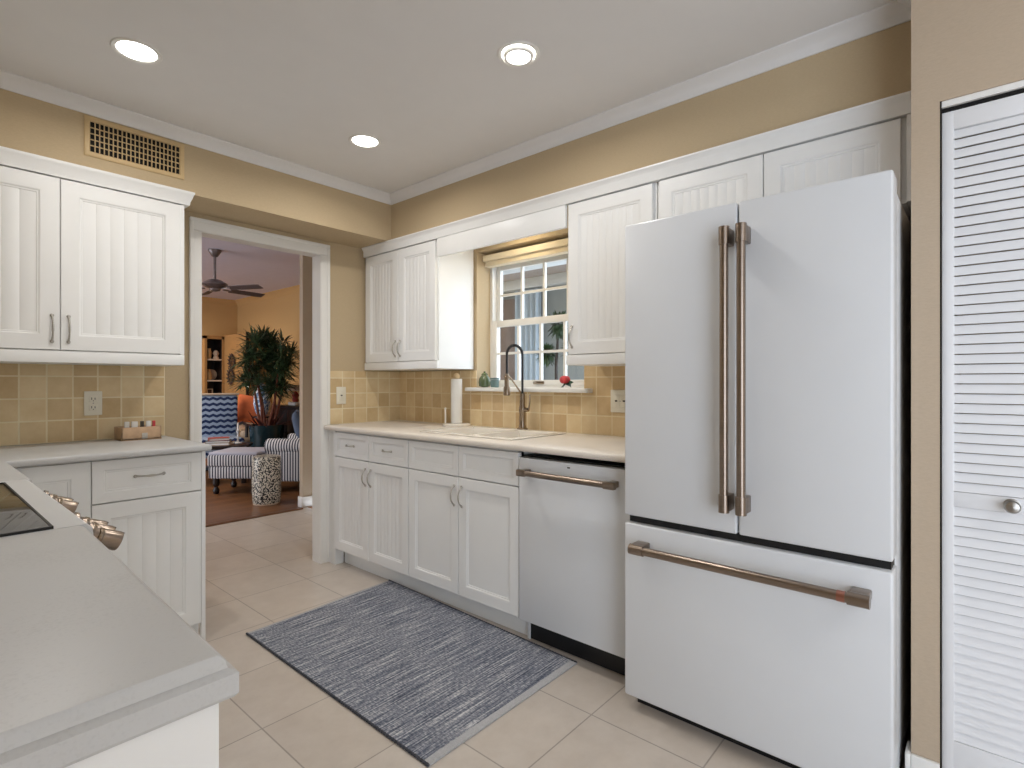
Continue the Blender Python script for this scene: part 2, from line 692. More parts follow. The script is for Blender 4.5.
# sink wall with the window opening
WY0, WY1, WZ0, WZ1 = 1.648, 2.484, 1.165, 2.045
struct('wall_right', MB().box(XS, XS + .14, .12, WY0, 0, ZC).box(XS, XS + .14, WY1, YB, 0, ZC).box(XS, XS + .14, WY0, WY1, 0, WZ0 - .02).box(XS, XS + .14, WY0, WY1, WZ1, ZC), M['wall'])
# wall with the bifold pantry doors
XP = 1.96
DY1, DY0, DZ = .091, -.62, 2.0
struct('wall_pantry', MB().box(XP, XP + .1, DY1, .157, 0, ZC).box(XP + .1, 2.65, .055, .157, 0, ZC).box(XP, XP + .1, DY0, DY1, DZ, ZC).box(XP, XP + .1, YF, DY0, 0, ZC), M['wallr'])
struct('wall_closet', MB().box(2.55, 2.62, -.8, .055, 0, ZC).box(XP + .1, 2.62, -.85, -.8, 0, ZC), M['wallr'])
# range wall: open to the breakfast room behind the camera
struct('wall_left', MB().box(XL - .1, XL, -.75, YB, 0, ZC).box(XL - .1, XL, YF, -.75, 2.2, ZC), M['wall'])
struct('wall_front', MB().box(XL - .1, XP + .1, YF - .1, YF, 0, ZC), M['wall'])
portal('daylight_breakfast_room', (XL - .05, -2.17, 1.1), (R(90), 0, R(-90)), 2.84, 2.2)

# soffits
SX, SY, SZ = 2.19, 2.985, 2.14
struct('trim_soffit_right', MB().box(SX, XS, .157, YB, SZ, ZC), M['wall'])
struct('trim_soffit_back', MB().box(XL, SX, SY, YB, SZ, ZC), M['wall'])


def crown_prof(w, h):
    return [(0, 0), (.004, 0), (.006, -0.0)] and [(0, -h), (.006, -h), (.010, -h + .008), (.012, -h + .018), (.022, -h + .032), (w - .012, -.014), (w - .006, -.010), (w, -.006), (w, 0), (0, 0)]


cp = crown_prof(.05, .055)
mb = MB()
mb.sweep(cp, None, .105, SY, lambda t, p, q: (SX - p, t, ZC + q))
mb.sweep(cp, None, XL, SX, lambda t, p, q: (t, SY - p, ZC + q))
mb.sweep(cp, None, XP - .05, SX, lambda t, p, q: (t, .157 + p - .0, ZC + q))
mb.sweep(cp, None, YF, .207, lambda t, p, q: (XP - p, t, ZC + q))
struct('trim_crown', mb, M['ceil'])

# backsplashes
struct('trim_backsplash_back', MB().box(XL, .951, YB - .008, YB, .915, 1.288), M['splash_b'])
mb = MB().box(1.916, XS - .008, YB - .008, YB, .915, 1.275)
struct('trim_backsplash_corner', mb, M['splash_b'])
mb = MB().box(XS - .008, XS, .93, WY0 - .0, .915, 1.288).box(XS - .008, XS, WY0, WY1, .915, WZ0 - .022).box(XS - .008, XS, WY1, YB - .008, .915, 1.275)
struct('trim_backsplash_right', mb, M['splash_r'])

# door casing
def casing(mb, x0, x1, z0, z1, y):
    mb.box(x0, x1, y - .016, y, z0, z1, .003)


mb = MB()
y = YB
for x0, x1 in ((1.069, 1.128), (1.853, 1.914)):
    mb.box(x0, x1, y - .016, y, 0, 2.042, .003)
    o = 1 if x0 > 1.5 else -1
    xa = x1 if o > 0 else x0
    mb.box(min(xa, xa - o * .018), max(xa, xa - o * .018), y - .022, y - .012, 0, 2.093, .003)
mb.box(1.069, 1.914, y - .016, y, 2.043, 2.109, .004)
mb.box(1.069, 1.914, y - .022, y - .012, 2.094, 2.112, .003)
# jamb lining
mb.box(1.1195, 1.131, y - .012, y + .095, 0, 2.05).box(1.849, 1.8605, y - .012, y + .095, 0, 2.05).box(1.12, 1.86, y - .012, y + .095, 2.039, 2.0505)
struct('door_1', mb, M['trimw'])

# baseboards
mb = MB()
mb.box(XP - .014, XP, .091, .157, 0, .115, .004)
mb.box(XP - .014, XP + .06, .157, .171, 0, .115, .004)
struct('baseboard_pantry', mb, M['trimw'])

# ------------------------------------------------------------------ window over the sink
W = bpy.data.objects.new('window_1', None)
COL.objects.link(W)
W['kind'] = 'structure'
mb = MB()
fx0, fx1 = 2.625, 2.70
mb.box(fx0, fx1, WY0, WY0 + .022, WZ0, WZ1).box(fx0, fx1, WY1 - .022, WY1, WZ0, WZ1).box(fx0, fx1, WY0 + .022, WY1 - .022, WZ1 - .03, WZ1).box(fx0, fx1, WY0 + .022, WY1 - .022, WZ0, WZ0 + .012)
mb.build('window_frame', M['trimw'], W)


def sash(name, x0, x1, z0, z1, rail_b, rail_t):
    mb = MB()
    y0, y1 = WY0 + .019, WY1 - .019
    st = .035
    mb.box(x0, x1, y0, y0 + st, z0, z1, .003).box(x0, x1, y1 - st, y1, z0, z1, .003)
    mb.box(x0, x1, y0 + st, y1 - st, z0, z0 + rail_b, .002).box(x0, x1, y0 + st, y1 - st, z1 - rail_t, z1, .002)
    w = (y1 - y0 - 2 * st) / 4
    for i in range(1, 4):
        yy = y0 + st + w * i
        mb.box(x0 + .006, x1 - .006, yy - .008, yy + .008, z0 + rail_b, z1 - rail_t)
    zz = (z0 + rail_b + z1 - rail_t) / 2
    mb.box(x0 + .0075, x1 - .0075, y0 + st, y1 - st, zz - .008, zz + .008)
    o = mb.build(name, M['trimw'], W)
    xm = (x0 + x1) / 2
    g = MB().box(xm - .002, xm + .002, y0 + st, y1 - st, z0 + rail_b, z1 - rail_t).build('pane', M['glass'], o)
    return o


sash('upper_sash', 2.665, 2.695, 1.575, 2.017, .035, .072)
lo = sash('lower_sash', 2.630, 2.662, WZ0 + .012, 1.605, .036, .042)
MB().box(2.618, 2.630, 2.03, 2.11, 1.186, 1.205, .003).build('sash_lift', M['faucet'], lo)
MB().box(2.44, 2.625, WY0 - .055, WY1 + .055, WZ0 - .024, WZ0, .005).build('window_sill', M['trimw'], W)

bl = thing('window_blind', 'cream blind headrail drawn fully up at the top of the sink window', 'blind', (2.575, 2.066, 1.965))
MB().box(-.045, .028, -.398, .398, .02, .06, .006).build('headrail', M['shade'], bl)
mb = MB()
for i in range(4):
    mb.box(-.030 + .002 * i, .022, -.392, .392, -.012 + .008 * i, -.005 + .008 * i, .002)
mb.build('stacked_shade', M['shade'], bl)

# ------------------------------------------------------------------ cabinets along the sink wall
FX = 1.895        # door faces of the base cabinets sit between 1.895 and 1.915
CX = 1.916        # carcass front


def base_cabinet(name, label, y0, y1, doors, drawers, pulls, bead, group=None):
    o = (CX, (y0 + y1) / 2, 0)
    t = thing(name, label, 'cabinet', o)
    cb_ = MB(rel(o))
    if pulls:
        cb_.box(CX, XS - .01, y0, y1, .10, .884)
    else:       # open box so that the sink bowls hang inside
        cb_.box(CX, XS - .01, y0, y1, .10, .70).box(CX, CX + .018, y0, y1, .70, .884).box(CX, XS - .01, y0, y0 + .016, .70, .884).box(CX, XS - .01, y1 - .016, y1, .70, .884)
    cb_.build('carcass', M['cab'], t)
    MB(rel(o)).box(1.972, 1.99, y0, y1, 0, .10).build('toe_kick', M['cab'], t)
    g = .0018
    w = (y1 - y0) / drawers
    for i in range(drawers):
        d = door_mb(toX(o, CX - .0005, y0 + i * w + g, .718), w - 2 * g, .155, .034).build('drawer_front', M['cab'], t)
        if pulls:
            pull_mb(toX(o, CX - .0005, y0 + i * w + g, .718), w / 2, .078, .085, False).build('pull', M['pewter'], d)
    w = (y1 - y0) / doors
    for i in range(doors):
        fn = toX(o, CX - .0005, y0 + i * w + g, .112)
        d = door_mb(fn, w - 2 * g, .600, .056, bead=bead).build('door', M['cab'], t)
        a = w - 2 * g - .026 if i % 2 == 0 else .026
        pull_mb(fn, a, .600 - .095, .10).build('pull', M['pewter'], d)
    return t


base_cabinet('base_cabinet', 'white double-door base cabinet with two pull drawers beside the doorway', 2.428, 3.20, 2, 2, True, .0015)
base_cabinet('base_cabinet', 'white double-door base cabinet under the sink with plain false drawers', 1.612, 2.426, 2, 2, False, 0)
mbf = MB().box(CX - .012, CX + .05, 3.201, 3.277, .0, .884)
struct('trim_filler', mbf, M['cab'])

# dishwasher
o = (1.885, 1.305, 0)
dw = thing('dishwasher', 'white dishwasher with a bronze bar handle between cabinets and fridge', 'dishwasher', o)
MB(rel(o)).box(1.93, 2.45, 1.006, 1.606, .11, .862).build('tub', M['black'], dw)
dd = MB(rel(o)).box(1.885, 1.928, 1.008, 1.603, .112, .855, .005).build('door', M['app'], dw)
mb = MB(rel(o))
hz, hx = .795, 1.838
mb.cyl((hx, 1.115, hz), (hx, 1.53, hz), .0135)
for yy in (1.098, 1.545):
    mb.box(hx - .014, hx + .012, yy - .026, yy + .026, hz - .015, hz + .015, .005)
    mb.box(hx + .008, 1.884, yy - .016, yy + .016, hz - .012, hz + .013, .003)
mb.build('handle', M['bronze'], dd)
MB(rel(o)).box(1.8835, 1.886, 1.318, 1.332, .832, .838, .001).build('badge', M['slot'], dd)
MB(rel(o)).box(1.955, 1.975, 1.008, 1.588, .004, .108).build('kick_plate', M['black'], dw)
MB(rel(o)).box(1.952, 1.976, 1.590, 1.606, 0, .108).build('foot', M['app'], dw)

# worktop on the sink wall, with the sink cut in
sk = (1.985, 2.415, 1.74, 2.40)   # sink cut-out
mb = MB()
X0, X1, Y0, Y1 = 1.865, XS - .009, 1.0, YB - .009
ztop, zb = .915, .886
# L-shaped pieces around the bowl, one slab
pr = [(X0 + .004, zb), (X0, zb + .005), (X0, ztop - .008), (X0 + .003, ztop - .003), (X0 + .008, ztop), (sk[0], ztop), (sk[0], zb)]
mb.sweep(pr, None, Y0, YB - .024, lambda t, p, q: (p, t, q))
mb.box(sk[1], X1, Y0, Y1, zb, ztop)
mb.box(sk[0], sk[1], Y0, sk[2], zb, ztop)
mb.box(sk[0], sk[1], sk[3], Y1, zb, ztop)
ct = mb.build('countertop', M['counter'])
tag(ct, 'long pale stone countertop with the sink, along the window wall', 'countertop')

o = (2.2, 2.07, .917)
s = thing('kitchen_sink', 'white drop-in kitchen sink set in the long counter', 'sink', o)
bm_ = MB()
mb = MB(rel(o))
z = .9165
a0, a1, b0, b1 = sk[0] - .018, sk[1] + .018, sk[2] - .018, sk[3] + .018
rim = MB(rel((o[0], o[1], 0)))
# rim and two bowls as a grid of rails with sloping walls
def bowl(mb, x0, x1, y0, y1, zt, depth):
    ins = .025
    vs = [(x0, y0, zt), (x1, y0, zt), (x1, y1, zt), (x0, y1, zt),
          (x0 + ins, y0 + ins, zt - depth), (x1 - ins, y0 + ins, zt - depth), (x1 - ins, y1 - ins, zt - depth), (x0 + ins, y1 - ins, zt - depth),
          (x0 - .004, y0 - .004, zt), (x1 + .004, y0 - .004, zt), (x1 + .004, y1 + .004, zt), (x0 - .004, y1 + .004, zt),
          (x0 + ins - .004, y0 + ins - .004, zt - depth - .006), (x1 - ins + .004, y0 + ins - .004, zt - depth - .006), (x1 - ins + .004, y1 - ins + .004, zt - depth - .006), (x0 + ins - .004, y1 - ins + .004, zt - depth - .006)]
    fs = [(0, 1, 5, 4), (1, 2, 6, 5), (2, 3, 7, 6), (3, 0, 4, 7), (4, 5, 6, 7), (8, 12, 13, 9), (9, 13, 14, 10), (10, 14, 15, 11), (11, 15, 12, 8), (12, 15, 14, 13),
          (0, 8, 9, 1), (1, 9, 10, 2), (2, 10, 11, 3), (3, 11, 8, 0)]
    mb.add(vs, fs)


ym = 2.02
mb = MB(rel(o))
zr0, zr1 = .9158, .923
bx0, bx1 = sk[0] + .02, sk[1] - .055
mb.box(a0, bx0, b0, b1, zr0, zr1, .003).box(bx1, a1, b0, b1, zr0, zr1, .003)
mb.box(bx0, bx1, b0, sk[2] + .02, zr0, zr1, .003).box(bx0, bx1, sk[3] - .02, b1, zr0, zr1, .003).box(bx0, bx1, ym - .015, ym + .015, zr0, zr1, .003)
mb.build('rim', M['sink'], s)
for y0_, y1_ in ((sk[2] + .02, ym - .015), (ym + .015, sk[3] - .02)):
    m2 = MB(rel(o))
    bowl(m2, bx0, bx1, y0_, y1_, zr1 - .003, .17)
    bw = m2.build('bowl', M['sink'], s)
    MB(rel(o)).lathe([(.03, 0), (.034, .002), (.022, .003), (.0, .002)], ((bx0 + bx1) / 2, (y0_ + y1_) / 2, zr1 - .172), 20).build('drain', M['steel'], bw)

# faucet: spring spout
o = (2.42, 2.03, .923)
f = thing('kitchen_faucet', 'nickel faucet with a looping black hose standing behind the sink', 'faucet', o)
MB().lathe([(.032, 0), (.032, .006), (.022, .012), (.019, .03), (.019, .10), (.021, .105), (.021, .125), (.017, .135), (.015, .20), (.012, .212)], n=24).build('body', M['faucet'], f)
mb = MB()
pts = []
for i in range(6):
    pts.append((0, 0, .205 + .046 * i))
for i in range(1, 17):
    a = PI * i / 16
    pts.append((-.062 * (1 - math.cos(a)), .012 * i / 16, .437 + .052 * math.sin(a)))
for i in range(1, 5):
    pts.append((-.124, .012, .437 - .028 * i))
hose = MB().tube(pts, .0066, 12)
# spring coils around the hose
P = [Vector(p) for p in pts]
for i in range(len(P) - 1):
    for q in (0, .33, .66):
        c = P[i].lerp(P[i + 1], q)
        tdir = (P[i + 1] - P[i]).normalized()
        u = tdir.orthogonal().normalized()
        w_ = tdir.cross(u)
        hose.tube([c + (u * math.cos(2 * PI * k / 12) + w_ * math.sin(2 * PI * k / 12)) * .0073 for k in range(12)], .0014, 5, closed=True)
hose.build('hose', M['hose'], f)
MB().lathe([(.011, .07), (.014, .06), (.014, .0), (.019, -.012), (.020, -.05), (.015, -.055)], (-.124, .012, .255), 20).build('spray_head', M['faucet'], f)
mb = MB()
mb.tube([(0, 0, .20), (-.05, .005, .255), (-.095, .01, .30), (-.112, .012, .305)], .005, 8)
mb.tube([(-.124 + .019 * math.cos(2 * PI * k / 16), .012 + .019 * math.sin(2 * PI * k / 16), .305) for k in range(16)], .004, 6, closed=True)
mb.build('holder_arm', M['faucet'], f)
mb = MB()
mb.cyl((0, -.018, .115), (0, -.045, .115), .013, .011)
mb.tube([(0, -.04, .115), (-.005, -.052, .12), (-.01, -.062, .155), (-.012, -.066, .205)], [.006, .006, .005, .004], 8)
mb.build('lever', M['faucet'], f)

# paper towel holder
o = (2.395, 2.565, .916)
t = thing('paper_towel_holder', 'white upright paper towel holder with a wooden knob beside the sink', 'towel holder', o)
MB().lathe([(.088, 0), (.09, .004), (.09, .012), (.084, .016), (.0, .016)], n=36).build('base', M['sink'], t)
MB().cyl((0, 0, .014), (0, 0, .315), .007).build('post', M['sink'], t)
MB().lathe([(.0, .302), (.012, .304), (.019, .312), (.021, .322), (.017, .335), (.008, .341), (.0, .342)], n=20).build('knob', M['lwood'], t)
MB().lathe([(.018, .018), (.035, .018), (.036, .022), (.036, .300), (.035, .304), (.018, .304), (.018, .018)], n=32).build('paper_roll', M['towel'], t)
mb = MB().cyl((-.035, .07, .014), (-.035, .07, .11), .0055)
mb.ball((-.035, .07, .112), .0075)
mb.build('side_peg', M['sink'], t)

# sill ornaments
zs = WZ0 + .001
j = thing('glass_jar', 'round green glass jar on the left end of the window sill', 'jar', (2.50, 2.415, zs))
MB().lathe([(.022, 0), (.036, .008), (.039, .03), (.036, .055), (.024, .072), (.019, .078)], n=24).build('bowl', M['greeng'], j)
MB().lathe([(.021, .079), (.022, .083), (.014, .090), (.006, .094), (.008, .100), (.0, .104)], n=20).build('lid', M['greeng'], j)
j = thing('glass_jar', 'small teal glass jar behind the faucet on the window sill', 'jar', (2.50, 2.325, zs))
MB().lathe([(.022, 0), (.027, .004), (.028, .035), (.026, .048)], n=24).build('bowl', M['tealg'], j)
MB().lathe([(.029, .049), (.030, .053), (.029, .060), (.0, .062)], n=24).build('lid', M['tealg'], j)
rs = thing('artificial_rose', 'red rose bloom with dark green leaves on the right of the sill', 'flower', (2.475, 1.765, zs))
mb = MB()
for ring, (nn, rr, zz, pw) in enumerate([(5, .026, .046, .034), (5, .018, .052, .028), (4, .010, .057, .020)]):
    for i in range(nn):
        a = 2 * PI * i / nn + ring * .5
        c = Vector((math.cos(a) * rr * .5, math.sin(a) * rr * .5, zz))
        mb.ball((c.x, c.y, c.z), (rr * .72, rr * .72, pw * .62), 10, 7)
mb.build('bloom', M['rose'], rs)
MB().tube([(0, 0, .03), (-.006, .004, .018), (-.004, .012, .004)], .003, 8).build('stem', M['leaf'], rs)
for dx, dy, ln in ((-.01, -.05, .02), (.0, -.058, .036), (-.012, .02, .006), (.012, -.035, .008)):
    MB().blade((0, 0, .024), (dx, dy, ln), .026, (.3, .1, 1) if ln > .03 else (1, 0, .2), .004).build('leaf', M['leaf'], rs)

# ------------------------------------------------------------------ upper cabinets on the sink wall
UX = 2.195        # carcass front; doors stand 20 mm proud


def upper_X(name, label, y0, y1, z0, z1, doors, zd0, zd1, pull, bead=.0017, fr=.012):
    o = (UX, (y0 + y1) / 2, z0)
    t = thing(name, label, 'cabinet', o)
    MB(rel(o)).box(UX, XS - .009, y0, y1, z0, z1).build('carcass', M['cab'], t)
    mb = MB(rel(o))
    if zd0 - z0 > .02:
        mb.box(UX - .019, UX, y0, y1, z0, zd0 - .003, .002)
        mb.build('light_rail', M['cab'], t)
    w = (y1 - y0 - 2 * fr) / doors
    g = .0018
    for i in range(doors):
        fn = toX(o, UX - .0005, y0 + fr + i * w + g, zd0)
        d = door_mb(fn, w - 2 * g, zd1 - zd0, .058, bead=bead).build('door', M['cab'], t)
        if pull:
            a = {'L': w - 2 * g - .024, 'R': .024, 'P': (w - 2 * g - .024 if i == 0 else .024)}[pull]
            pull_mb(fn, a, .085, .10).build('pull', M['pewter'], d)
    return t


upper_X('wall_cabinet', 'white two-door wall cabinet between the doorway and the sink window', 2.507, 3.276, 1.283, 2.074, 2, 1.335, 2.068, 'P')
upper_X('wall_cabinet', 'tall white single-door wall cabinet just right of the sink window', 1.072, 1.545, 1.283, 2.074, 1, 1.335, 2.068, 'L')
upper_X('wall_cabinet', 'short white two-door wall cabinet above the refrigerator', .188, 1.068, 1.79, 2.074, 2, 1.80, 2.068, None)

mb = MB()
mb.box(2.172, UX - .002, 1.548, 2.504, 1.962, 2.074, .002)
v = mb.build('window_valance', M['cab'])
tag(v, 'white valance board spanning between cabinets above the sink window', 'valance')

# top moulding under the soffits
mb = MB()
tp = [(0, 2.074), (.024, 2.074), (.026, 2.078), (.026, 2.112), (.030, 2.118), (.036, 2.128), (.040, 2.132), (.040, 2.139), (0, 2.139)]
mb.sweep(tp, None, .172, 3.276, lambda t, p, q: (UX - .002 - p, t, q))
mb.box(UX - .02, XS - .012, .172, .186, 1.79, 2.0735)
struct('trim_cabinet_top_right', mb, M['cab'])

# ------------------------------------------------------------------ refrigerator
o = (1.87, .5875, 0)
fr = thing('refrigerator', 'tall white french door refrigerator with bronze bar handles', 'refrigerator', o)
MB(rel(o)).box(1.872, 2.46, .185, .990, .055, 1.745, .004).build('case', M['app'], fr)
MB(rel(o)).box(1.835, 2.42, .20, .975, .0, .054).build('base_grille', M['black'], fr)
dx0, dx1 = 1.77, 1.862
splitY = .5885
mb = MB(rel(o)).box(1.80, 1.872, .188, .988, .675, .722)
mb.build('gasket', M['black'], fr)


def fr_door(y0, y1, z0, z1):
    return MB(rel(o)).box(dx0, dx1, y0, y1, z0, z1, .007, 3).build('door', M['app'], fr)


def bar(mb_, p0, p1, axis, plate):
    """round bar on two square standoffs"""
    mb_.cyl(p0, p1, .0115, n=20)


dl = fr_door(splitY + .003, .994, .712, 1.776)
dr = fr_door(.181, splitY - .003, .712, 1.776)
hx = 1.715
for dpar, yy in ((dl, .612), (dr, .5600)):
    mb = MB(rel(o))
    mb.cyl((hx, yy, .83), (hx, yy, 1.65), .0135, n=20)
    for zz in (.818, 1.660):
        mb.cyl((hx, yy, zz - .028), (hx, yy, zz + .028), .0165, n=20)
        mb.box(hx, dx0, yy - .013, yy + .013, zz - .026, zz + .026, .003)
    mb.build('handle', M['bronze'], dpar)
dz = MB(rel(o)).box(dx0, dx1, .181, .994, .052, .684, .007, 3).build('freezer_drawer', M['app'], fr)
mb = MB(rel(o))
hz = .610
mb.cyl((hx, .265, hz), (hx, .905, hz), .0145, n=20)
for yy, s_ in ((.915, 1), (.252, -1)):
    mb.cyl((hx, yy - .026, hz), (hx, yy + .026, hz), .0185, n=20)
    mb.box(hx - .002, dx0, yy - .024, yy + .024, hz - .008, hz + .018, .004)
hb = mb.build('handle', M['bronze'], dz)
MB(rel(o)).cyl((hx, .283, hz), (hx, .303, hz), .0155, n=20).build('accent_ring', M['copper'], hb)
for yy in (.215, .96):
    MB(rel(o)).box(1.845, 1.93, yy - .022, yy + .022, 1.777, 1.790, .004).build('hinge_cover', M['slot'], fr)

# ------------------------------------------------------------------ pantry bifold doors
def bifold(name, label, y0, y1, knob_at):
    o = (XP + .012, (y0 + y1) / 2, .012)
    t = thing(name, label, 'door', o)
    x0, x1 = XP + .010, XP + .040
    z0, z1 = .014, 1.968
    mb = MB(rel(o))
    sw = .027
    mb.box(x0, x1, y0, y0 + sw, z0, z1, .002).box(x0, x1, y1 - sw, y1, z0, z1, .002)
    for a, b in ((z0, .185), (.848, .890), (1.915, z1)):
        mb.box(x0, x1, y0 + sw - .002, y1 - sw + .002, a, b, .002)
    mb.build('frame', M['louver'], t)
    for a, b in ((.185, .848), (.890, 1.915)):
        n = round((b - a) / .0275)
        mb = MB(rel(o))
        for i in range(n):
            zc = a + (b - a) * (i + .5) / n
            # slat tilted so that its lower edge stands forward
            h_ = (b - a) / n / 2 - .0014
            p = [(x0 + .002, zc - h_), (x0 + .007, zc - h_), (x0 + .014, zc + h_), (x0 + .009, zc + h_)]
            mb.sweep(p, None, y0 + sw - .001, y1 - sw + .001, lambda tt, p_, q: (p_, tt, q))
        mb.build('louvers', M['louver'], t)
    if knob_at is not None:
        MB(rel(o)).lathe([(.017, 0), (.017, -.004), (.008, -.008), (.007, -.018), (.015, -.024), (.0175, -.032), (.014, -.038), (.006, -.040), (0, -.0405)], (x0, knob_at, .870), 24, 'x').build('knob', M['steel'], t)
    return t


bifold('louvered_door', 'white louvered bifold pantry door leaf next to the refrigerator, with round knob', -.206, .087, -.060)
bifold('louvered_door', 'white louvered bifold pantry door leaf farthest right, past the frame edge', -.503, -.210, None)
struct('trim_door_header', MB().box(XP + .004, XP + .05, DY0, DY1 - .004, 1.982, DZ - .0005), M['trimw'])
struct('trim_track_gap_shade', MB().box(XP + .014, XP + .05, DY0, DY1 - .004, 1.9715, 1.9815).box(XP + .002, XP + .006, DY1 - .004, DY1, 0, DZ), M['dark'])  # upright strip paints the shade in the gap beside the leaf

# ------------------------------------------------------------------ left side: cabinets along the doorway wall
UY = 2.985      # front of the upper carcass, doors 20 mm proud
o = (.47, UY, 1.283)
t = thing('wall_cabinet', 'white two-door wall cabinet left of the doorway, beneath the air vent', 'cabinet', o)
MB(rel(o)).box(XL + .005, .942, UY, YB - .01, 1.283, 2.074).build('carcass', M['cab'], t)
MB(rel(o)).box(XL + .005, .942, UY - .019, UY, 1.283, 1.333, .002).build('light_rail', M['cab'], t)
MB(rel(o)).box(.925, .942, UY - .016, UY, 1.334, 2.073).build('stile', M['cab'], t)
for x0, x1, pa in ((-.008, .4645, .4725 - .026), (.4675, .924, .026)):
    fn = toY(o, x0, UY - .0005, 1.337)
    d = door_mb(fn, x1 - x0, .731, .064, bead=.0018, pitch=.052).build('door', M['cab'], t)
    pull_mb(fn, pa, .09, .11).build('pull', M['pewter'], d)
mb = MB()
tp2 = [(0, 2.074), (.022, 2.074), (.024, 2.090), (.030, 2.104), (.036, 2.124), (.040, 2.130), (.040, 2.139), (0, 2.139)]
n = len(tp2)
ya = UY - .002
xr = .942
# mitred return around the right end
rings = []
for (px, py, dxx, dyy) in ((XL + .005, ya, 0, -1), (xr, ya, 1, -1), (xr, YB - .01, 1, 0)):
    rings.append([(px + dxx * p, py + dyy * p, q) for p, q in tp2])
vs = [v for r_ in rings for v in r_]
fs = []
for i in range(2):
    for k in range(n):
        fs.append((i * n + k, i * n + (k + 1) % n, (i + 1) * n + (k + 1) % n, (i + 1) * n + k))
fs += [tuple(range(n)), tuple(range(2 * n, 3 * n))]
mb.add(vs, fs)
struct('trim_cabinet_top_left', mb, M['cab'])

BY = 2.70   # door faces of the left base run (carcass at 2.72)
o = (.735, 2.72, 0)
t = thing('base_cabinet', 'white base cabinet with a wide drawer over one beadboard door, left of the doorway', 'cabinet', o)
MB(rel(o)).box(.522, .945, 2.7205, YB - .01, .10, .884).build('carcass', M['cab'], t)
MB(rel(o)).box(.522, .945, 2.79, 2.81, 0, .10).build('toe_kick', M['cab'], t)
MB(rel(o)).box(.928, .945, 2.702, 2.72, .0, .884).build('end_stile', M['cab'], t)
fn = toY(o, .523, 2.72, .706)
d = door_mb(fn, .403, .173, .040).build('drawer_front', M['cab'], t)
pull_mb(fn, .20, .095, .105, False).build('pull', M['pewter'], d)
fn = toY(o, .523, 2.72, .095)
door_mb(fn, .403, .606, .062, bead=.0018, pitch=.05).build('door', M['cab'], t)
o = (.38, 2.72, 0)
t = thing('base_cabinet', 'white corner base cabinet in the narrow gap behind the range', 'cabinet', o)
MB(rel(o)).box(XL + .005, .519, 2.7205, YB - .01, .10, .884).build('carcass', M['cab'], t)
MB(rel(o)).box(XL + .005, .215, 2.112, 2.7195, .10, .884).build('side_carcass', M['cab'], t)
MB(rel(o)).box(.25, .519, 2.79, 2.81, 0, .10).build('toe_kick', M['cab'], t)
fn = toY(o, .24, 2.72, .095)
door_mb(fn, .280, .784, .062, bead=0).build('door', M['cab'], t)

# counters
mb = MB()
mb.prism([(XL + .002, 2.110), (.267, 2.110), (.267, 2.655), (.955, 2.655), (.955, YB - .009), (XL + .002, YB - .009)], .886, .915, .009, 3)
ct = mb.build('countertop', M['counter_shaded'])
tag(ct, 'pale countertop corner under the wall cabinets left of the doorway', 'countertop')
# near counter with an ogee edge
prof = [(0, 0), (-.0, .0)]
mb = MB()
ring = []
xr, yn, yf = .236, .585, 1.344
edge = [(.016, .872), (.003, .872), (.0, .876), (.0, .897), (.004, .900), (.008, .902), (.010, .910), (.015, .9155), (.020, .917)]
E_ = [[(XL + .002, yf), (xr + .024 - i, yf), (xr + .001 - i, yn + i), (XL + .002, yn + i)] for i, z_ in edge]
vs, fs = [], []
for (i, z_), q in zip(edge, E_):
    vs += [(x_, y_, z_) for x_, y_ in q]
for k in range(len(edge) - 1):
    for m_ in range(4):
        fs.append((k * 4 + m_, k * 4 + (m_ + 1) % 4, (k + 1) * 4 + (m_ + 1) % 4, (k + 1) * 4 + m_))
fs += [(0, 1, 2, 3), tuple((len(edge) - 1) * 4 + m_ for m_ in (3, 2, 1, 0))]
mb.add(vs, fs)
ct = mb.build('countertop', M['counter_shaded'], smooth=30)
tag(ct, 'pale countertop, greyed as shade, in the near left foreground, in front of the range', 'countertop')
o = (.22, .97, 0)
t = thing('base_cabinet', 'white base cabinet end panel under the near left foreground countertop', 'cabinet', o)
MB(rel(o)).box(XL + .005, .202, .602, 1.342, .10, .871).build('carcass', M['cab'], t)
MB(rel(o)).box(XL + .005, .222, .598, .602, 0, .871).build('end_panel', M['cab'], t)
MB(rel(o)).box(.13, .15, .603, 1.342, 0, .10).build('toe_kick', M['cab'], t)
for i in range(2):
    y0 = .606 + i * .369
    fn = lambda v, y0=y0, o=o: Vector((.2025 + v.z - o[0], y0 + v.x - o[1], .112 + v.y - o[2]))
    d = door_mb(fn, .365, .75, .056).build('door', M['cab'], t)

# range
o = (.1, 1.726, 0)
rg = thing('range', 'white slide-in range with a dark glass cooktop and five bronze front knobs', 'stove', o)
y0, y1 = 1.349, 2.105
MB(rel(o)).box(XL + .005, .205, y0, y1, .02, .905).build('body', M['app'], rg)
mb = MB(rel(o))
mb.sweep([(.205, .78), (.250, .78), (.256, .80), (.264, .895), (.262, .908), (.252, .9165), (XL + .06, .9165), (XL + .06, .9055), (.205, .9055)], None, y0, y1, lambda t_, p, q: (p, t_, q))
mb.build('control_panel', M['app'], rg)
gl = MB(rel(o)).box(XL + .09, .198, 1.353, 2.040, .9166, .9215, .002).build('cooktop_glass', M['gcook'], rg)
mb = MB(rel(o))
mb.box(.1982, .2022, 1.351, 2.042, .9166, .922).box(XL + .09, .2022, 2.0402, 2.043, .9166, .922).box(XL + .09, .2022, 1.3500, 1.3528, .9166, .922)
mb.build('cooktop_edge', M['black'], gl)
ta = R(26)
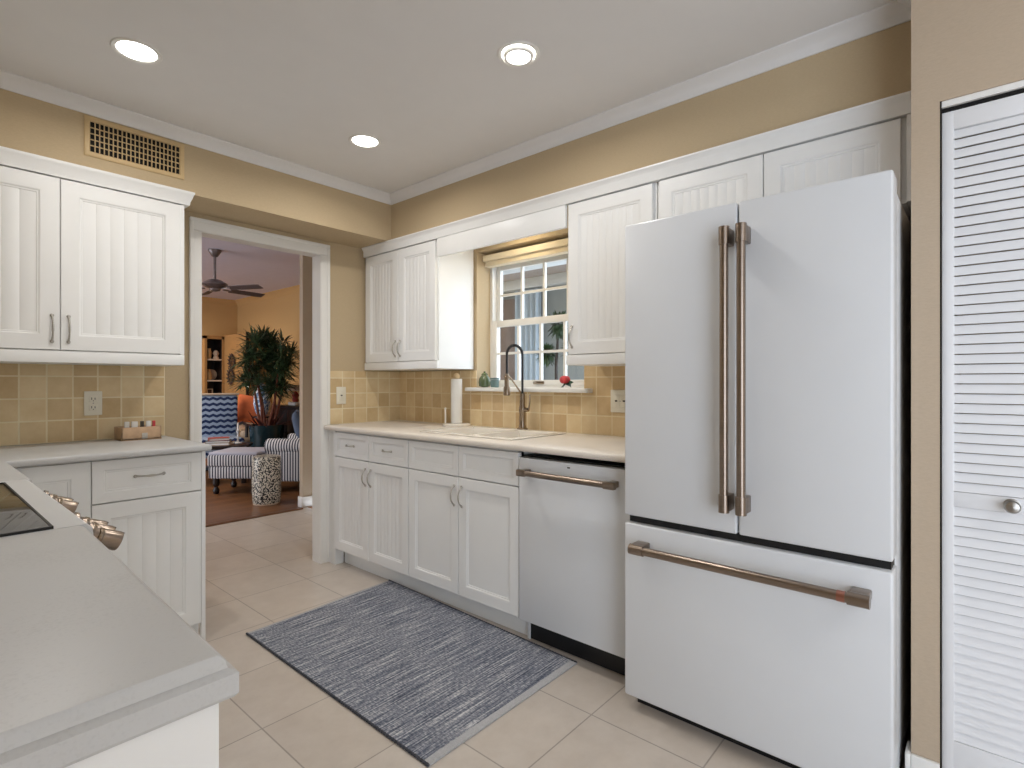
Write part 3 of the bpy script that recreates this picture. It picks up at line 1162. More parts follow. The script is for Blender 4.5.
for yy in (1.405, 1.472, 1.539, 1.845, 1.912):
    # knob axis leans forward and down from the panel
    def kf(v, yy=yy):
        return Vector((.262 + v.z * math.cos(ta) + v.y * math.sin(ta) - o[0], yy + v.x - o[1], .884 - v.z * math.sin(ta) + v.y * math.cos(ta)))
    k = MB(kf).lathe([(.024, -.004), (.024, .004), (.018, .008), (.0165, .014), (.0185, .034), (.0205, .058), (.0195, .063), (.0, .064)], (0, 0, 0), 24).build('knob', M['bronze'], rg)
    MB(kf).lathe([(.0175, .018), (.0195, .020), (.0195, .026), (.0180, .028), (.0175, .018)], (0, 0, 0), 24).build('knurled_ring', M['faucet'], k)
    MB(kf).box(-.003, .003, .004, .0195, .0635, .0655, .0008).build('pointer', M['black'], k)
d = MB(rel(o)).box(.206, .246, y0 + .004, y1 - .004, .18, .772, .006).build('oven_door', M['app'], rg)
mb = MB(rel(o)).cyl((.305, y0 + .06, .735), (.305, y1 - .06, .735), .0115)
for yy in (y0 + .06, y1 - .06):
    mb.box(.244, .312, yy - .016, yy + .016, .723, .748, .003)
mb.build('handle', M['bronze'], d)
MB(rel(o)).box(.206, .244, y0 + .004, y1 - .004, .03, .172, .005).build('storage_drawer', M['app'], rg)

# box of packets on the left counter
o = (.80, 3.175, .9155)
t = thing('storage_box', 'small tan wooden box on the counter corner under the wall cabinet', 'box', o)
mb = MB()
bx, by, bh = .084, .065, .064
mb.box(-bx, bx, -by, -by + .008, 0, bh, .003).box(-bx, bx, by - .008, by, 0, bh, .003).box(-bx, -bx + .008, -by, by, 0, bh, .003).box(bx - .008, bx, -by, by, 0, bh, .003).box(-bx, bx, -by, by, 0, .008)
mb.build('tray', M['basket'], t)
MB().box(.0, .024, -by - .002, -by + .001, .006, .034, .001).build('clasp', M['pewter'], t)
for i, (x_, w_, mm, lab) in enumerate([(-.054, .020, 'white', 'white packet at the left in the tan box'), (-.022, .026, 'white', 'wide white packet second from left in the tan box'), (.010, .014, 'slot', 'small dark packet in the middle of the tan box'), (.036, .020, 'white', 'white packet right of the dark one in the tan box'), (.060, .012, 'rose', 'narrow reddish packet at the right in the tan box')]):
    p = MB().box(-w_ / 2, w_ / 2, -.006, .006, 0, .082, .002).build('packet', M[mm])
    tag(p, lab, 'packet', loc=(o[0] + x_, o[1] - .030, o[2] + .0085))

# outlets
def outlet(name, label, loc, face, kind):
    t = thing(name, label, 'outlet', loc)
    fn = (lambda v: Vector((v.x, -v.z, v.y))) if face == 'Y' else (lambda v: Vector((-v.z, -v.x, v.y)))
    w = .116 if kind == 'double' else .072
    MB(fn).box(-w / 2, w / 2, -.059, .059, .0005, .006, .003).build('cover_plate', M['plate'], t)
    if kind == 'duplex':
        for zc in (-.021, .021):
            rc = MB(fn).box(-.017, .017, zc - .015, zc + .015, .004, .008, .004).build('receptacle', M['plate'], t)
            MB(fn).box(-.008, -.005, zc - .004, zc + .007, .0075, .0085).box(.005, .008, zc - .004, zc + .006, .0075, .0085).box(-.002, .002, zc - .011, zc - .007, .0075, .0085).build('slots', M['slot'], rc)
    else:
        for xc in ((-.023, .023) if kind == 'double' else (0,)):
            rc = MB(fn).box(xc - .0165, xc + .0165, -.033, .033, .004, .0085, .002).build('insert', M['plate'], t)
            MB(fn).box(xc - .007, xc + .007, -.003, .005, .0083, .0095, .001).build('button', M['slot'], rc)
    MB(fn).cyl((0, 0, .005), (0, 0, .0092), .003, n=10).build('screw', M['pewter'], t)
    return t


outlet('wall_outlet', 'ivory duplex outlet on the tile left of the doorway', (.642, YB - .009, 1.096), 'Y', 'duplex')
outlet('wall_outlet', 'ivory outlet on the tile immediately right of the doorway casing', (2.0, YB - .009, 1.108), 'Y', 'single')
outlet('wall_outlet', 'pale outlet plate on the tile partly hidden by the refrigerator', (XS - .009, 1.42, 1.10), 'X', 'double')

# air vent
o = (.748, SY, 2.29)
t = thing('air_vent', 'tan wall air vent grille above the left wall cabinet', 'vent', o)
mb = MB(lambda v: Vector((v.x, -v.z, v.y)))
w, h = .396, .176
mb.fn = lambda v: Vector((v.x - w / 2, -v.z, v.y - h / 2))
mb.ring_frame(w, h, [(0, 0), (0, .004), (.004, .007), (.018, .007), (.022, .003), (.022, 0)])
mb.build('frame', M['vent'], t)
fn2 = mb.fn
MB(fn2).box(.02, w - .02, .02, h - .02, .0002, .0008).build('duct_shade', M['dark'], t)  # flat black sheet painted as the shade inside the duct
mb = MB(fn2)
nx, nz = 21, 5
for i in range(1, nx):
    x_ = .022 + (w - .044) * i / nx
    mb.box(x_ - .0018, x_ + .0018, .022, h - .022, .001, .008)
for i in range(1, nz):
    z_ = .022 + (h - .044) * i / nz
    mb.box(.022, w - .022, z_ - .002, z_ + .002, .001, .006)
mb.build('grille', M['vent'], t)

# rug
o = (1.515, 1.982, .0)
rug = thing('area_rug', 'blue grey striped woven rug on the tile floor by the sink cabinets', 'rug', o)
c4 = [(1.091, 1.298), (1.912, 1.299), (1.962, 2.692), (1.097, 2.631)]


def rp(u, v):
    a = Vector(c4[0]).lerp(Vector(c4[1]), u)
    b = Vector(c4[3]).lerp(Vector(c4[2]), u)
    p = a.lerp(b, v)
    return p.x - o[0], p.y - o[1]


def rug_piece(u0, u1, v0, v1, z0, z1, nu=16, nv=30):
    mb = MB()
    vs, fs = [], []
    for k, zz in enumerate((z0, z1)):
        for i in range(nu + 1):
            for j_ in range(nv + 1):
                x_, y_ = rp(u0 + (u1 - u0) * i / nu, v0 + (v1 - v0) * j_ / nv)
                wv = .0012 * math.sin(9 * x_ + 3 * y_) * math.sin(7 * y_ + 1) if k else 0
                vs.append((x_, y_, zz + wv))
    N = (nu + 1) * (nv + 1)
    ix = lambda i, j_, k: k * N + i * (nv + 1) + j_
    for i in range(nu):
        for j_ in range(nv):
            fs.append((ix(i, j_, 1), ix(i + 1, j_, 1), ix(i + 1, j_ + 1, 1), ix(i, j_ + 1, 1)))
            fs.append((ix(i, j_, 0), ix(i, j_ + 1, 0), ix(i + 1, j_ + 1, 0), ix(i + 1, j_, 0)))
    for i in range(nu):
        fs.append((ix(i, 0, 0), ix(i + 1, 0, 0), ix(i + 1, 0, 1), ix(i, 0, 1)))
        fs.append((ix(i, nv, 0), ix(i, nv, 1), ix(i + 1, nv, 1), ix(i + 1, nv, 0)))
    for j_ in range(nv):
        fs.append((ix(0, j_, 0), ix(0, j_, 1), ix(0, j_ + 1, 1), ix(0, j_ + 1, 0)))
        fs.append((ix(nu, j_, 0), ix(nu, j_ + 1, 0), ix(nu, j_ + 1, 1), ix(nu, j_, 1)))
    return mb.add(vs, fs)


rug_piece(.008, .992, .022, .985, .001, .009).build('woven_field', M['rug'], rug)
for v0, v1 in ((0, .022), (.985, 1)):
    rug_piece(.004, .996, v0, v1, .001, .007, 16, 2).build('hem', M['rughem'], rug)
for u0, u1 in ((0, .008), (.992, 1)):
    mb = MB()
    rr_ = random.Random(3)
    pts_, rr2 = [], []
    for i in range(180):
        x_, y_ = rp((u0 + u1) / 2, i / 179)
        pts_.append((x_, y_, .0062))
        rr2.append(.0052 if i % 2 else .0038)
    mb.tube(pts_, rr2, 6)
    mb.build('edge_binding', M['rugedge'], rug)

# ------------------------------------------------------------------ recessed ceiling lights
lens_m = emit_mat('lamp_lens', (1.0, .97, .92), 14)


def can(x, y, label, e=CAN_E, z=ZC, r=.062, gimbal=False, col=CAN_C):
    t = thing('recessed_light', label, 'ceiling light', (x, y, z))
    MB().lathe([(r, -.0005), (r + .006, -.005), (r + .017, -.005), (r + .020, -.0005), (r, -.0005)], n=40).build('trim_ring', M['trimw'], t)
    MB().lathe([(0, -.003), (r * .9, -.003), (r + .002, -.0015), (r + .002, -.0006), (0, -.0006)], n=40).build('lens', lens_m, t)
    if gimbal:
        MB().lathe([(r * .72, -.004), (r * .74, -.014), (r * .9, -.014), (r * .94, -.004), (r * .72, -.004)], n=40).build('gimbal_ring', M['trimw'], t)
    l = bpy.data.lights.new('lamp_glow', 'AREA')
    l.shape = 'DISK'
    l.size = r * 1.7
    l.energy = e
    l.spread = R(165)
    l.color = col
    lo_ = bpy.data.objects.new('lamp_glow', l)
    COL.objects.link(lo_)
    lo_.parent = t
    lo_.location = (0, 0, -.016)
    return t


can(.598, 2.386, 'round recessed ceiling light nearest the air vent, at the left')
can(1.552, 1.321, 'round recessed ceiling light nearest the refrigerator, largest rim', gimbal=True)
can(1.593, 2.393, 'small round recessed ceiling light nearest the far ceiling corner')
can(1.1, -1.2, 'added unseen ceiling light behind the viewpoint, by the pantry')  # extra lamp out of view, added for the lighting
t = thing('puck_light', 'small warm lamp hidden behind the valance over the sink', 'lamp', (2.29, 2.05, 2.139))
MB().lathe([(.052, -.0005), (.054, -.004), (.052, -.016), (.0, -.016)], n=28).build('housing', M['trimw'], t)
l = bpy.data.lights.new('lamp_glow', 'AREA')
l.shape = 'DISK'
l.size = .10
l.energy = 1.7
l.color = (1, .84, .58)
lo_ = bpy.data.objects.new('lamp_glow', l)
COL.objects.link(lo_)
lo_.parent = t
lo_.location = (0, 0, -.018)

# ------------------------------------------------------------------ hall and living room beyond the doorway
LZ = 2.6
LX0, LX1, LY0, LY1 = -1.6, 3.9, 4.9, 9.7
struct('ceiling_hall', MB().box(.1, 2.8, 3.385, 4.9, ZC, ZC + .1), M['ceil'])
struct('wall_hall', MB().box(.1, .2, 3.385, 4.9, 0, ZC).box(2.75, 2.85, 3.385, 4.9, 0, ZC), M['wall'])
struct('wall_hall_end', MB().box(2.57, LX1, 4.9, 4.96, 0, LZ).box(LX0, .2, 4.9, 4.96, 0, LZ), M['wallr'])
struct('baseboard_hall', MB().box(2.556, 2.75, 4.886, 4.8995, 0, .10, .004).box(2.556, 2.5695, 4.9, 4.97, 0, .10, .004), M['trimw'])
struct('floor_living', MB().box(LX0, LX1, 4.87, LY1, -.1, 0), M['wood'])
struct('trim_threshold', MB().box(.2, 2.54, 4.83, 4.90, .0005, .010, .004), M['wood'])
struct('ceiling_living', MB().box(LX0, LX1 + .1, 4.9, LY1 + .1, LZ, LZ + .1), M['lceil'])
struct('wall_living_right', MB().box(LX1, LX1 + .1, 4.9, LY1, 0, LZ), M['lwall'])
struct('wall_living_back', MB().box(LX0, LX1 + .1, LY1, LY1 + .1, 0, LZ), M['lwall'])
struct('wall_living_left', MB().box(LX0 - .1, LX0, 4.9, 5.6, 0, LZ).box(LX0 - .1, LX0, 5.6, 8.6, 2.2, LZ).box(LX0 - .1, LX0, 8.6, LY1, 0, LZ), M['lwall'])
portal('daylight_living_added_gap', (LX0 - .05, 7.1, 1.1), (R(90), 0, R(-90)), 3.0, 2.2)  # unseen side opening, added to light the living room
struct('trim_ledge', MB().box(3.5, LX1, 8.39, LY1, 0, 1.95), M['lledge'])
struct('trim_ledge_corner', MB().box(3.493, 3.53, 8.365, 8.388, 0, 1.96), M['darkwood'])
mb = MB()
mb.sweep(crown_prof(.07, .09), None, 5.02, LY1, lambda t, p, q: (LX1 - p, t, LZ + q))
mb.sweep(crown_prof(.07, .09), None, LX0, LX1, lambda t, p, q: (t, LY1 - p, LZ + q))
struct('trim_crown_living', mb, M['lwall'])

for x_, y_, lab in ((.9, 6.2, 'added unseen recessed light in the living room ceiling, left of the fan'), (1.6, 7.6, 'added unseen recessed light in the living room ceiling, middle of the room'), (2.2, 9.0, 'added unseen recessed light in the living room ceiling, near its back wall')):
    can(x_, y_, lab, 17, LZ, col=(1, .88, .74))  # lamps added out of view to brighten the living room

# tall bookcase
o = (3.34, 9.2, 0)
t = thing('bookcase', 'tall narrow bookcase with shade-darkened inside and three visible shelves', 'bookcase', o)
mb = MB(rel(o))
mb.box(3.205, 3.24, 9.2, 9.55, 0, 1.93).box(3.465, 3.498, 9.2, 9.55, 0, 1.93).box(3.205, 3.498, 9.2, 9.55, 1.885, 1.935)
mb.build('case', M['lledge'], t)
MB(rel(o)).box(3.24, 3.465, 9.52, 9.55, .05, 1.885).box(3.2402, 3.246, 9.215, 9.52, .05, 1.885).box(3.459, 3.4648, 9.215, 9.52, .05, 1.885).box(3.246, 3.459, 9.215, 9.52, 1.876, 1.8848).build('shade_lining', M['darkwood'], t)  # dark boards put the shade of the compartments into the colour
for zz in (.10, .52, .87, 1.21, 1.545):
    MB(rel(o)).box(3.247, 3.458, 9.205, 9.518, zz, zz + .022).build('shelf', M['cream'], t)
ob = []
def small(name, label, cat, mb, m, loc, group=None):
    return tag(mb.build(name, M[m]), label, cat, group, loc)


small('tall_vase', 'tan tall vase on the upper bookcase shelf', 'vase', MB().lathe([(.028, 0), (.036, .05), (.036, .12), (.028, .155), (.030, .165)], n=18), 'tan', (3.295, 9.28, 1.568))
small('figurine', 'white rounded figurine beside the tan vase in the bookcase', 'figurine', MB().lathe([(.04, 0), (.045, .02), (.03, .05), (.045, .09), (.03, .13), (.0, .145)], n=18), 'cream', (3.40, 9.28, 1.568))
small('bottle_vase', 'small tan bottle vase on the middle bookcase shelf', 'vase', MB().lathe([(.03, 0), (.042, .03), (.042, .09), (.022, .15), (.024, .17)], n=18), 'tan', (3.293, 9.28, 1.233))
small('display_plate', 'round cream display plate standing on the middle bookcase shelf', 'plate', MB().lathe([(.0, 0), (.05, .002), (.085, .014), (.085, .018), (.045, .008), (0, .006)], (0, 0, .086), 28, 'y'), 'cream', (3.366, 9.36, 1.2325))
pf = thing('photo_frame', 'small standing photo frame on the lower bookcase shelf', 'picture frame', (3.305, 9.28, .893))
mb = MB(lambda v: Vector((v.x - .045, -v.z, v.y)))
mb.ring_frame(.09, .20, [(0, 0), (0, .012), (.014, .012), (.014, 0)])
mb.build('frame', M['cream'], pf)
MB().box(-.035, .035, -.004, -.002, .012, .188).build('picture', M['ornament'], pf)
small('white_bowl', 'white small bowl beside the photo frame in the bookcase', 'bowl', MB().lathe([(.03, 0), (.05, .05), (.055, .11), (.05, .11), (.04, .05), (0, .02)], n=20), 'cream', (3.40, 9.28, .893))

# ornaments on the ledge wall
def wreath(label, y, z, r):
    t = thing('wall_ornament', label, 'wall ornament', (3.499, y, z))
    mb = MB()
    mb.tube([(-.012, r * .62 * math.cos(2 * PI * k / 20), r * .62 * math.sin(2 * PI * k / 20)) for k in range(20)], .012, 6, closed=True)
    mb.build('hoop', M['ornament'], t)
    mb = MB()
    for k in range(14):
        a = 2 * PI * k / 14
        mb.blade((-.014, r * .5 * math.cos(a), r * .5 * math.sin(a)), (-.03, r * math.cos(a + .25), r * math.sin(a + .25)), .05, (0, -math.sin(a), math.cos(a)))
    mb.build('leaves', M['ornament'], t)
    mb = MB()
    for k in range(3):
        a = PI * k / 3
        mb.tube([(-.012, r * .6 * math.cos(a), r * .6 * math.sin(a)), (-.012, -r * .6 * math.cos(a), -r * .6 * math.sin(a))], .006, 6)
    mb.build('spokes', M['ornament'], t)


wreath('dark twig wall ornament, upper of the two on the orange panel', 8.88, 1.52, .14)
wreath('dark twig wall ornament, lower of the two on the orange panel', 8.92, 1.29, .15)

# ceiling fan
o = (2.235, 6.13, LZ)
t = thing('ceiling_fan', 'dark ceiling fan on a downrod in the far living room', 'ceiling fan', o)
MB().lathe([(.065, 0), (.066, -.012), (.03, -.07), (.018, -.075)], n=24).build('canopy', M['fanm'], t)
MB().cyl((0, 0, -.06), (0, 0, -.33), .013, n=14).build('downrod', M['fanm'], t)
MB().lathe([(.02, -.31), (.06, -.32), (.12, -.355), (.125, -.372), (.10, -.395), (.06, -.41), (.05, -.43), (.02, -.44), (0, -.442)], n=28).build('motor', M['fanm'], t)
for k in range(5):
    a = R(10 + 72 * k)
    ca, sa = math.cos(a), math.sin(a)
    fn = lambda v, ca=ca, sa=sa: Vector((v.x * ca - v.y * sa, v.x * sa + v.y * ca, v.z))
    mb = MB(fn)
    n_ = 8
    vs, fs = [], []
    for i in range(n_ + 1):
        tt = i / n_
        x_ = .17 + .39 * tt
        w_ = (.042 + .010 * tt) * (1 if i < n_ else .75)
        for yy, dz_ in ((-w_, .012), (w_, -.012)):
            vs += [(x_, yy, -.410 + dz_ + .003), (x_, yy, -.410 + dz_ - .003)]
    for i in range(n_):
        b = i * 4
        for q in ((0, 2, 6, 4), (1, 5, 7, 3), (0, 4, 5, 1), (2, 3, 7, 6)):
            fs.append(tuple(b + z_ for z_ in q))
    fs += [(0, 1, 3, 2), (n_ * 4, n_ * 4 + 2, n_ * 4 + 3, n_ * 4 + 1)]
    mb.add(vs, fs)
    b_ = mb.build('blade', M['fanb'], t)
    MB(fn).box(.09, .20, -.015, .015, -.419, -.407, .003).build('blade_arm', M['fanm'], b_)

# striped ottoman
o = (2.545, 6.16, 0)
rz = R(-48.9)
t = thing('ottoman', 'square navy striped ottoman with dark turned legs beside the drum stool', 'ottoman', o, rz)
MB().box(-.26, .26, -.24, .24, .17, .30, .015).build('base', M['ticking'], t)
MB().box(-.27, .27, -.25, .25, .30, .425, .02).build('cushion_border', M['ticking'], t)
mb = MB()
mb.box(-.262, .262, -.242, .242, .415, .452, .018, 4)
mb.build('cushion_top', M['greyfab'], t)
for sx in (-1, 1):
    for sy in (-1, 1):
        MB().lathe([(.018, 0), (.03, .012), (.034, .04), (.022, .065), (.018, .075), (.030, .09), (.034, .12), (.032, .172)], (sx * .205, sy * .185, 0), 16).build('leg', M['darkwood'], t)

# patterned drum stool
t = thing('drum_stool', 'round black and cream patterned drum stool on the wood floor', 'stool', (2.425, 5.34, 0))
MB().lathe([(.118, .012), (.128, .03), (.132, .10), (.134, .25), (.132, .40), (.128, .455), (.120, .468), (.0, .472)], n=40).build('drum', M['drum'], t)
MB().lathe([(.112, 0), (.124, .003), (.124, .012), (.0, .012)], n=40).build('foot_ring', M['cream'], t)

# striped armchair
o = (3.13, 5.79, 0)
rz = R(-48.9)
t = thing('armchair', 'navy striped rolled-arm armchair half hidden behind the hall wall', 'armchair', o, rz)
MB().box(-.34, .42, -.32, .40, .12, .36, .02).build('base', M['ticking'], t)
MB().box(-.36, .22, -.19, .27, .36, .50, .05, 4).build('seat_cushion', M['greyfab'], t)
for sy in (-1, 1):
    y0_ = -.33 if sy < 0 else .26
    mb = MB().box(-.36, .40, y0_, y0_ + .13, .12, .50, .02)
    mb.lathe([(.0, -.37), (.075, -.37), (.082, -.36), (.082, .40), (.0, .40)], (0, y0_ + .06, .50), 20, 'x')
    mb.build('arm', M['ticking'], t)
MB().box(.24, .42, -.32, .40, .36, .92, .05, 4).build('backrest', M['ticking'], t)
for sx in (-.30, .36):
    for sy in (-.27, .34):
        MB().lathe([(.018, 0), (.028, .02), (.022, .06), (.03, .122)], (sx, sy, 0), 12).build('leg', M['darkwood'], t)
def pillow(label, m, loc, rot, w=.42, h=.42, d=.14, name='throw_pillow'):
    mb = MB()
    n_ = 14
    vs, fs = [], []
    for s_ in (1, -1):
        for i in range(n_ + 1):
            for j_ in range(n_ + 1):
                u, v_ = i / n_ * 2 - 1, j_ / n_ * 2 - 1
                k_ = ((1 - u ** 4) * (1 - v_ ** 4)) ** .6
                q = 1 - .08 * (1 - abs(u * v_))
                vs.append((u * w / 2 * q, s_ * d / 2 * k_, v_ * h / 2 * q))
    N = (n_ + 1) ** 2
    for s_ in (0, 1):
        for i in range(n_):
            for j_ in range(n_):
                a = s_ * N + i * (n_ + 1) + j_
                fs.append((a, a + 1, a + n_ + 2, a + n_ + 1))
    mb.add(vs, fs)
    p_ = mb.build(name, M[m], smooth=80)
    bmx = bmesh.new(); bmx.from_mesh(p_.data); bmesh.ops.remove_doubles(bmx, verts=bmx.verts[:], dist=.0005); bmesh.ops.recalc_face_normals(bmx, faces=bmx.faces[:]); bmx.to_mesh(p_.data); bmx.free()
    p_.rotation_euler = rot
    return tag(p_, label, 'pillow', loc=loc)


pillow('slate blue pillow on the striped armchair', 'bluefab', (3.09, 5.97, .71), (R(-12), 0, R(60)), .34, .34, .13)

# coffee table with things on it
o = (2.60, 6.88, 0)
t = thing('coffee_table', 'dark low coffee table between the striped ottoman and the blue chair', 'table', o, R(-30))
MB().box(-.55, .30, -.22, .22, .41, .45, .008).build('tabletop', M['darkwood'], t)
MB().box(-.50, .25, -.18, .18, .16, .18, .004).build('lower_shelf', M['darkwood'], t)
for sx in (-.50, .25):
    for sy in (-.17, .17):
        MB().box(sx - .025, sx + .025, sy - .025, sy + .025, 0, .41, .004).build('leg', M['darkwood'], t)
def candlestick(label, loc, h):
    t = thing('candlestick', label, 'candlestick', loc)
    MB().lathe([(.045, 0), (.046, .008), (.014, .02), (.010, .05), (.016, .07), (.010, .09), (.012, h - .03), (.022, h - .01), (.024, h)], n=18).build('stem', M['chrome'], t)
    MB().cyl((0, 0, h), (0, 0, h + .09), .011, n=14).build('candle', M['white'], t)


candlestick('pale candlestick at the left of the dark coffee table', (2.245, 6.99, .451), .20)
candlestick('pale candlestick at the right of the dark coffee table', (2.76, 6.85, .451), .16)
bz = .4505
for i, (m_, w_, d_, h_, lab) in enumerate([('book3', .30, .22, .028, 'large tan book at the bottom of the stack on the coffee table'), ('book2', .26, .20, .024, 'grey book in the middle of the stack on the coffee table'), ('book1', .22, .17, .030, 'red book on top of the stack on the coffee table')]):
    t = thing('book', lab, 'book', (2.56, 6.90, bz), R(-40 + 12 * i), 'coffee table books')
    MB().box(-w_ / 2, w_ / 2, -d_ / 2, d_ / 2, 0, .003).box(-w_ / 2, w_ / 2, -d_ / 2, d_ / 2, h_ - .003, h_).box(-w_ / 2, -w_ / 2 + .003, -d_ / 2, d_ / 2, 0, h_).build('cover', M[m_], t)
    MB().box(-w_ / 2 + .004, w_ / 2 - .005, -d_ / 2 + .005, d_ / 2 - .005, .0032, h_ - .0032).build('pages', M['white'], t)
    bz += h_ + .0005

# zigzag armchair seen past the coffee table
o = (2.83, 7.74, 0)
t = thing('accent_chair', 'blue and white zigzag patterned chair below the bookcase', 'chair', o, R(-10))
MB().box(-.30, .30, -.30, .24, .22, .46, .04, 4).build('seat', M['zig'], t)
MB().box(-.31, .31, .16, .30, .40, 1.02, .035, 4).build('backrest', M['zig'], t)
MB().box(-.325, .325, .15, .31, 1.018, 1.045, .01).build('top_rail', M['cream'], t)
for sx in (-1, 1):
    MB().tube([(sx * .33, .25, .60), (sx * .33, -.02, .64), (sx * .33, -.26, .62), (sx * .32, -.28, .46)], .022, 10).build('arm', M['darkwood'], t)
    for sy in (-.25, .24):
        MB().cyl((sx * .27, sy, 0), (sx * .27, sy, .23), .016, .024, 12).build('leg', M['darkwood'], t)

# cream settee with orange pillow
o = (3.47, 8.04, 0)
t = thing('settee', 'cream low settee under the orange pillow behind the coffee table', 'sofa', o, R(-20))
MB().box(-.20, .26, -.28, .28, .12, .34, .03, 4).build('base', M['cream'], t)
MB().box(-.20, .26, -.30, .16, .34, .52, .05, 4).build('seat_cushion', M['cream'], t)
MB().box(-.20, .26, .16, .30, .34, .90, .05, 4).build('backrest', M['cream'], t)
for sx in (-.15, .21):
    for sy in (-.22, .22):
        MB().cyl((sx, sy, 0), (sx, sy, .13), .014, .022, 12).build('leg', M['darkwood'], t)
pillow('bright orange pillow leaning on the cream settee', 'orange', (3.42, 8.00, .80), (R(-14), R(8), R(-30)), .42, .42, .14)

# large palm
o = (3.29, 7.24, 0)
t = thing('potted_palm', 'tall bushy dark green palm in a wide teal pot', 'plant', o)
MB().lathe([(.12, 0), (.15, .03), (.20, .36), (.215, .58), (.22, .63), (.205, .63), (.20, .59), (.0, .58)], n=36).build('pot', M['tealpot'], t)
r2 = random.Random(11)
tips = []
mb = MB()
for k in range(6):
    a = 2 * PI * k / 6 + .3
    b0_ = Vector((.08 * math.cos(a), .08 * math.sin(a), .58))
    top = Vector((.24 * math.cos(a + .4), .24 * math.sin(a + .4), 1.15 + .16 * (k % 3)))
    mb.tube([b0_, b0_.lerp(top, .5) + Vector((.02, 0, 0)), top], [.020, .016, .011], 8)
    tips.append(top)
mb.build('trunks', M['trunk'], t)
mb = MB()
heads = list(tips)
while len(heads) < 50:
    v_ = Vector((r2.uniform(-1, 1), r2.uniform(-1, 1), r2.uniform(-1, 1)))
    if .25 < v_.length < 1:
        heads.append(Vector((v_.x * .34, v_.y * .34, 1.42 + v_.z * .45)))
for top in heads:
    for q in range(44):
        th = r2.uniform(0, 2 * PI)
        el = r2.uniform(-.5, 1.35)
        L = r2.uniform(.12, .24)
        d_ = Vector((math.cos(th) * math.cos(el), math.sin(th) * math.cos(el), math.sin(el)))
        s0 = top + d_ * r2.uniform(0, .06)
        sd = d_.cross(Vector((0, 0, 1)))
        if sd.length < .05:
            sd = Vector((1, 0, 0))
        mb.blade(s0, s0 + d_ * L, r2.uniform(.016, .028), sd, r2.uniform(.02, .09), 3)
mb.build('fronds', M['palm'], t)
mb = MB()
for q in range(22):
    th = 2 * PI * q / 22 + r2.uniform(-.1, .1)
    el = r2.uniform(.2, 1.2)
    L = r2.uniform(.16, .30)
    d_ = Vector((math.cos(th) * math.cos(el), math.sin(th) * math.cos(el), math.sin(el)))
    s0 = Vector((.12 * math.cos(th), .12 * math.sin(th), .60))
    mb.blade(s0, s0 + d_ * L, .035, d_.cross(Vector((0, 0, 1))), .05, 4)
mb.build('undergrowth', M['burg'], t)

# made-up jar standing in for a bright window glint behind the palm trunks
t = thing('glint_jar', 'made-up pale blue and white jar in place of a bright glint behind the palm trunks', 'jar', (3.41, 7.66, .7195))
MB().lathe([(.05, 0), (.085, .06), (.11, .18), (.10, .30), (.055, .37), (.06, .40)], n=28).build('body', M['bluewhite'], t)
MB().lathe([(.065, .401), (.066, .42), (.03, .45), (.012, .455), (.014, .475), (0, .485)], n=24).build('lid', M['bluewhite'], t)
t = thing('side_table', 'small dark side table under the made-up blue and white jar', 'table', (3.41, 7.66, 0))
MB().lathe([(.12, .695), (.13, .70), (.13, .718), (.0, .719)], n=28).build('tabletop', M['darkwood'], t)
MB().lathe([(.11, 0), (.12, .015), (.04, .05), (.03, .35), (.045, .60), (.05, .695)], n=20).build('pedestal', M['darkwood'], t)

# mantel shelf, console and ornament on the right
tag(MB().box(-.22, 0, -.55, .5, 0, .035, .006).box(-.16, 0, -.5, .45, -.05, 0, .004).build('wall_shelf', M['cream']), 'pale wall shelf right of the palm fronds', 'shelf', loc=(LX1 - .001, 7.75, 1.125))
t = thing('console_cabinet', 'low dark console cabinet right of the palm pot', 'cabinet', (3.73, 7.22, 0))
MB().box(-.155, .155, -.40, .40, .06, .84, .004).build('case', M['darkwood'], t)
MB().box(-.175, .165, -.42, .42, .84, .872, .006).build('top', M['darkwood'], t)
for k in range(2):
    d = MB().box(-.17, -.155, -.39 + .392 * k, -.004 + .392 * k, .09, .82, .004).build('door', M['darkwood'], t)
    MB().ball((-.177, -.03 + .06 * k, .5), .011).build('knob', M['faucet'], d)
t = thing('desk_ornament', 'red figure on a white block on the dark console', 'ornament', (3.72, 7.30, .8725))
MB().box(-.06, .06, -.10, .10, 0, .045, .006).build('block', M['white'], t)
MB().lathe([(.03, .045), (.045, .07), (.035, .11), (.05, .14), (.03, .18), (.0, .20)], n=16).build('figure', M['red'], t)

# ------------------------------------------------------------------ porch outside the window
struct('floor_porch', MB().box(2.70, 4.8, -.6, 4.78, -.1, -.005), M['pfloor'])
struct('ceiling_porch', MB().box(3.45, 4.8, 2.3, 4.78, 2.35, 2.45), M['pceil'])
struct('wall_porch', MB().box(4.7, 4.8, 2.5, 4.78, -.01, 2.35), M['pwall'])
portal('daylight_porch_added_gap', (3.05, 3.55, 2.40), (0, 0, 0), .78, 2.4)  # roof strip left open out of view so sky brightens the porch
portal('daylight_porch_end', (4.3, 4.85, 1.2), (R(90), 0, R(180)), .85, 2.4)  # end wall left off, unseen, to light the porch from this side too
struct('trim_porch_beam', MB().box(3.55, 3.75, 2.3, 4.69, 2.20, 2.35, .006).box(4.60, 4.70, 2.3, 4.69, 2.24, 2.35, .006), M['pbeam'])
portal('daylight_porch', (3.75, 2.28, 1.17), (R(90), 0, 0), 2.0, 2.35)


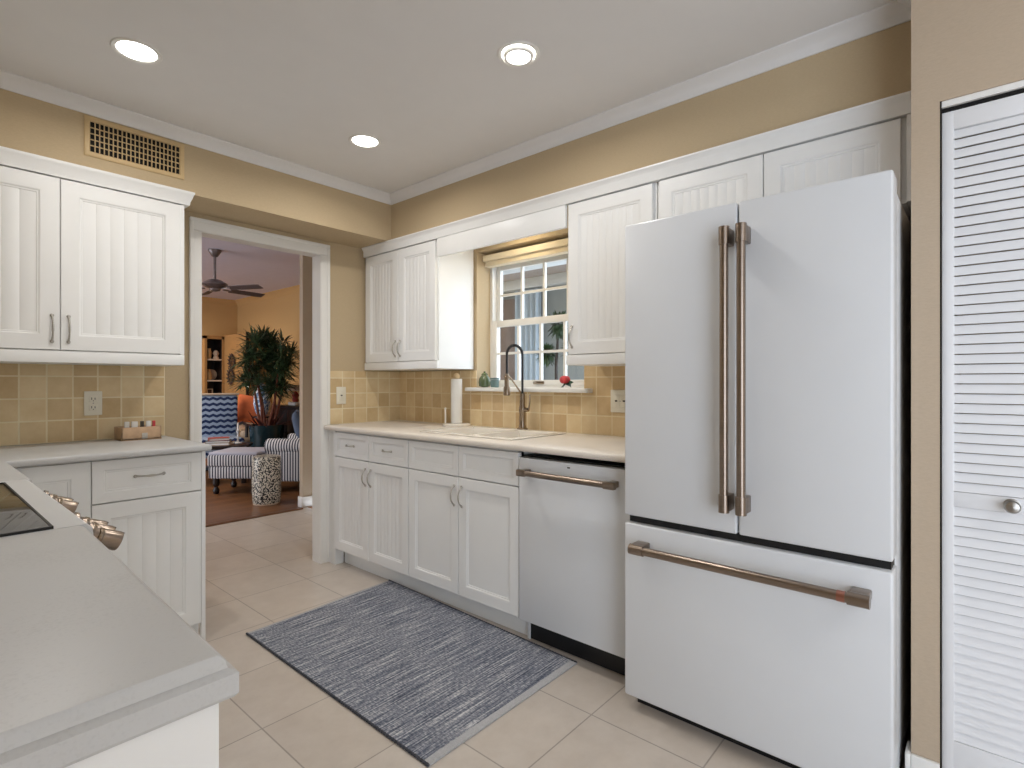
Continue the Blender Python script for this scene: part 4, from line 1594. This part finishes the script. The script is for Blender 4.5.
def curtain(label, y0, y1, folds):
    mb = MB()
    vs, fs = [], []
    n_ = folds * 6
    for k in range(2):
        for zz in (.02, 2.22):
            for i in range(n_ + 1):
                y_ = y0 + (y1 - y0) * i / n_
                vs.append((4.62 + .025 * math.sin(i / 6 * 2 * PI) + .004 * k, y_, zz))
    N = n_ + 1
    for i in range(n_):
        fs.append((i, i + 1, N + i + 1, N + i))
        fs.append((2 * N + i, 3 * N + i, 3 * N + i + 1, 2 * N + i + 1))
        fs.append((i, 2 * N + i, 2 * N + i + 1, i + 1))
        fs.append((N + i, N + i + 1, 3 * N + i + 1, 3 * N + i))
    fs += [(0, N, 3 * N, 2 * N), (n_, 2 * N + n_, 3 * N + n_, N + n_)]
    mb.add(vs, fs)
    return tag(mb.build('curtain', M['curtain'], smooth=80), label, 'curtain', 'porch curtains')


curtain('pale blue porch curtain seen through the middle window panes', 3.62, 3.98, 5)
curtain('pale blue porch curtain seen through the leftmost window panes', 4.32, 4.52, 3)
tag(MB().box(4.645, 4.695, 4.0, 4.30, .3, 2.15, .005).build('shutter', M['pbrown']), 'dark brown porch shutter between the two pale blue curtains', 'shutter')
t = thing('patio_tree', 'dark leafy potted tree seen through the right window panes', 'plant', (4.05, 2.98, 0))
MB().lathe([(.12, 0), (.15, .02), (.19, .34), (.20, .36), (.18, .36), (0, .34)], n=24).build('pot', M['darkwood'], t)
MB().tube([(0, 0, .33), (.01, .01, .9), (-.01, .0, 1.35), (.0, -.02, 1.75)], [.022, .018, .015, .01], 10).build('trunk', M['darkwood'], t)
mb = MB()
for c, rr_ in ((Vector((0, -.03, 1.74)), .16), (Vector((-.0, .11, 1.47)), .13), (Vector((.02, -.15, 1.50)), .13)):
    for q in range(170):
        th, el = r2.uniform(0, 2 * PI), r2.uniform(-1.2, 1.4)
        d_ = Vector((math.cos(th) * math.cos(el), math.sin(th) * math.cos(el), math.sin(el)))
        s0 = c + d_ * rr_ * .25
        mb.blade(s0, s0 + d_ * rr_ * r2.uniform(.35, .75), .03, d_.cross(Vector((.1, 0, 1))), .02, 4)
mb.build('foliage', M['palm'], t)
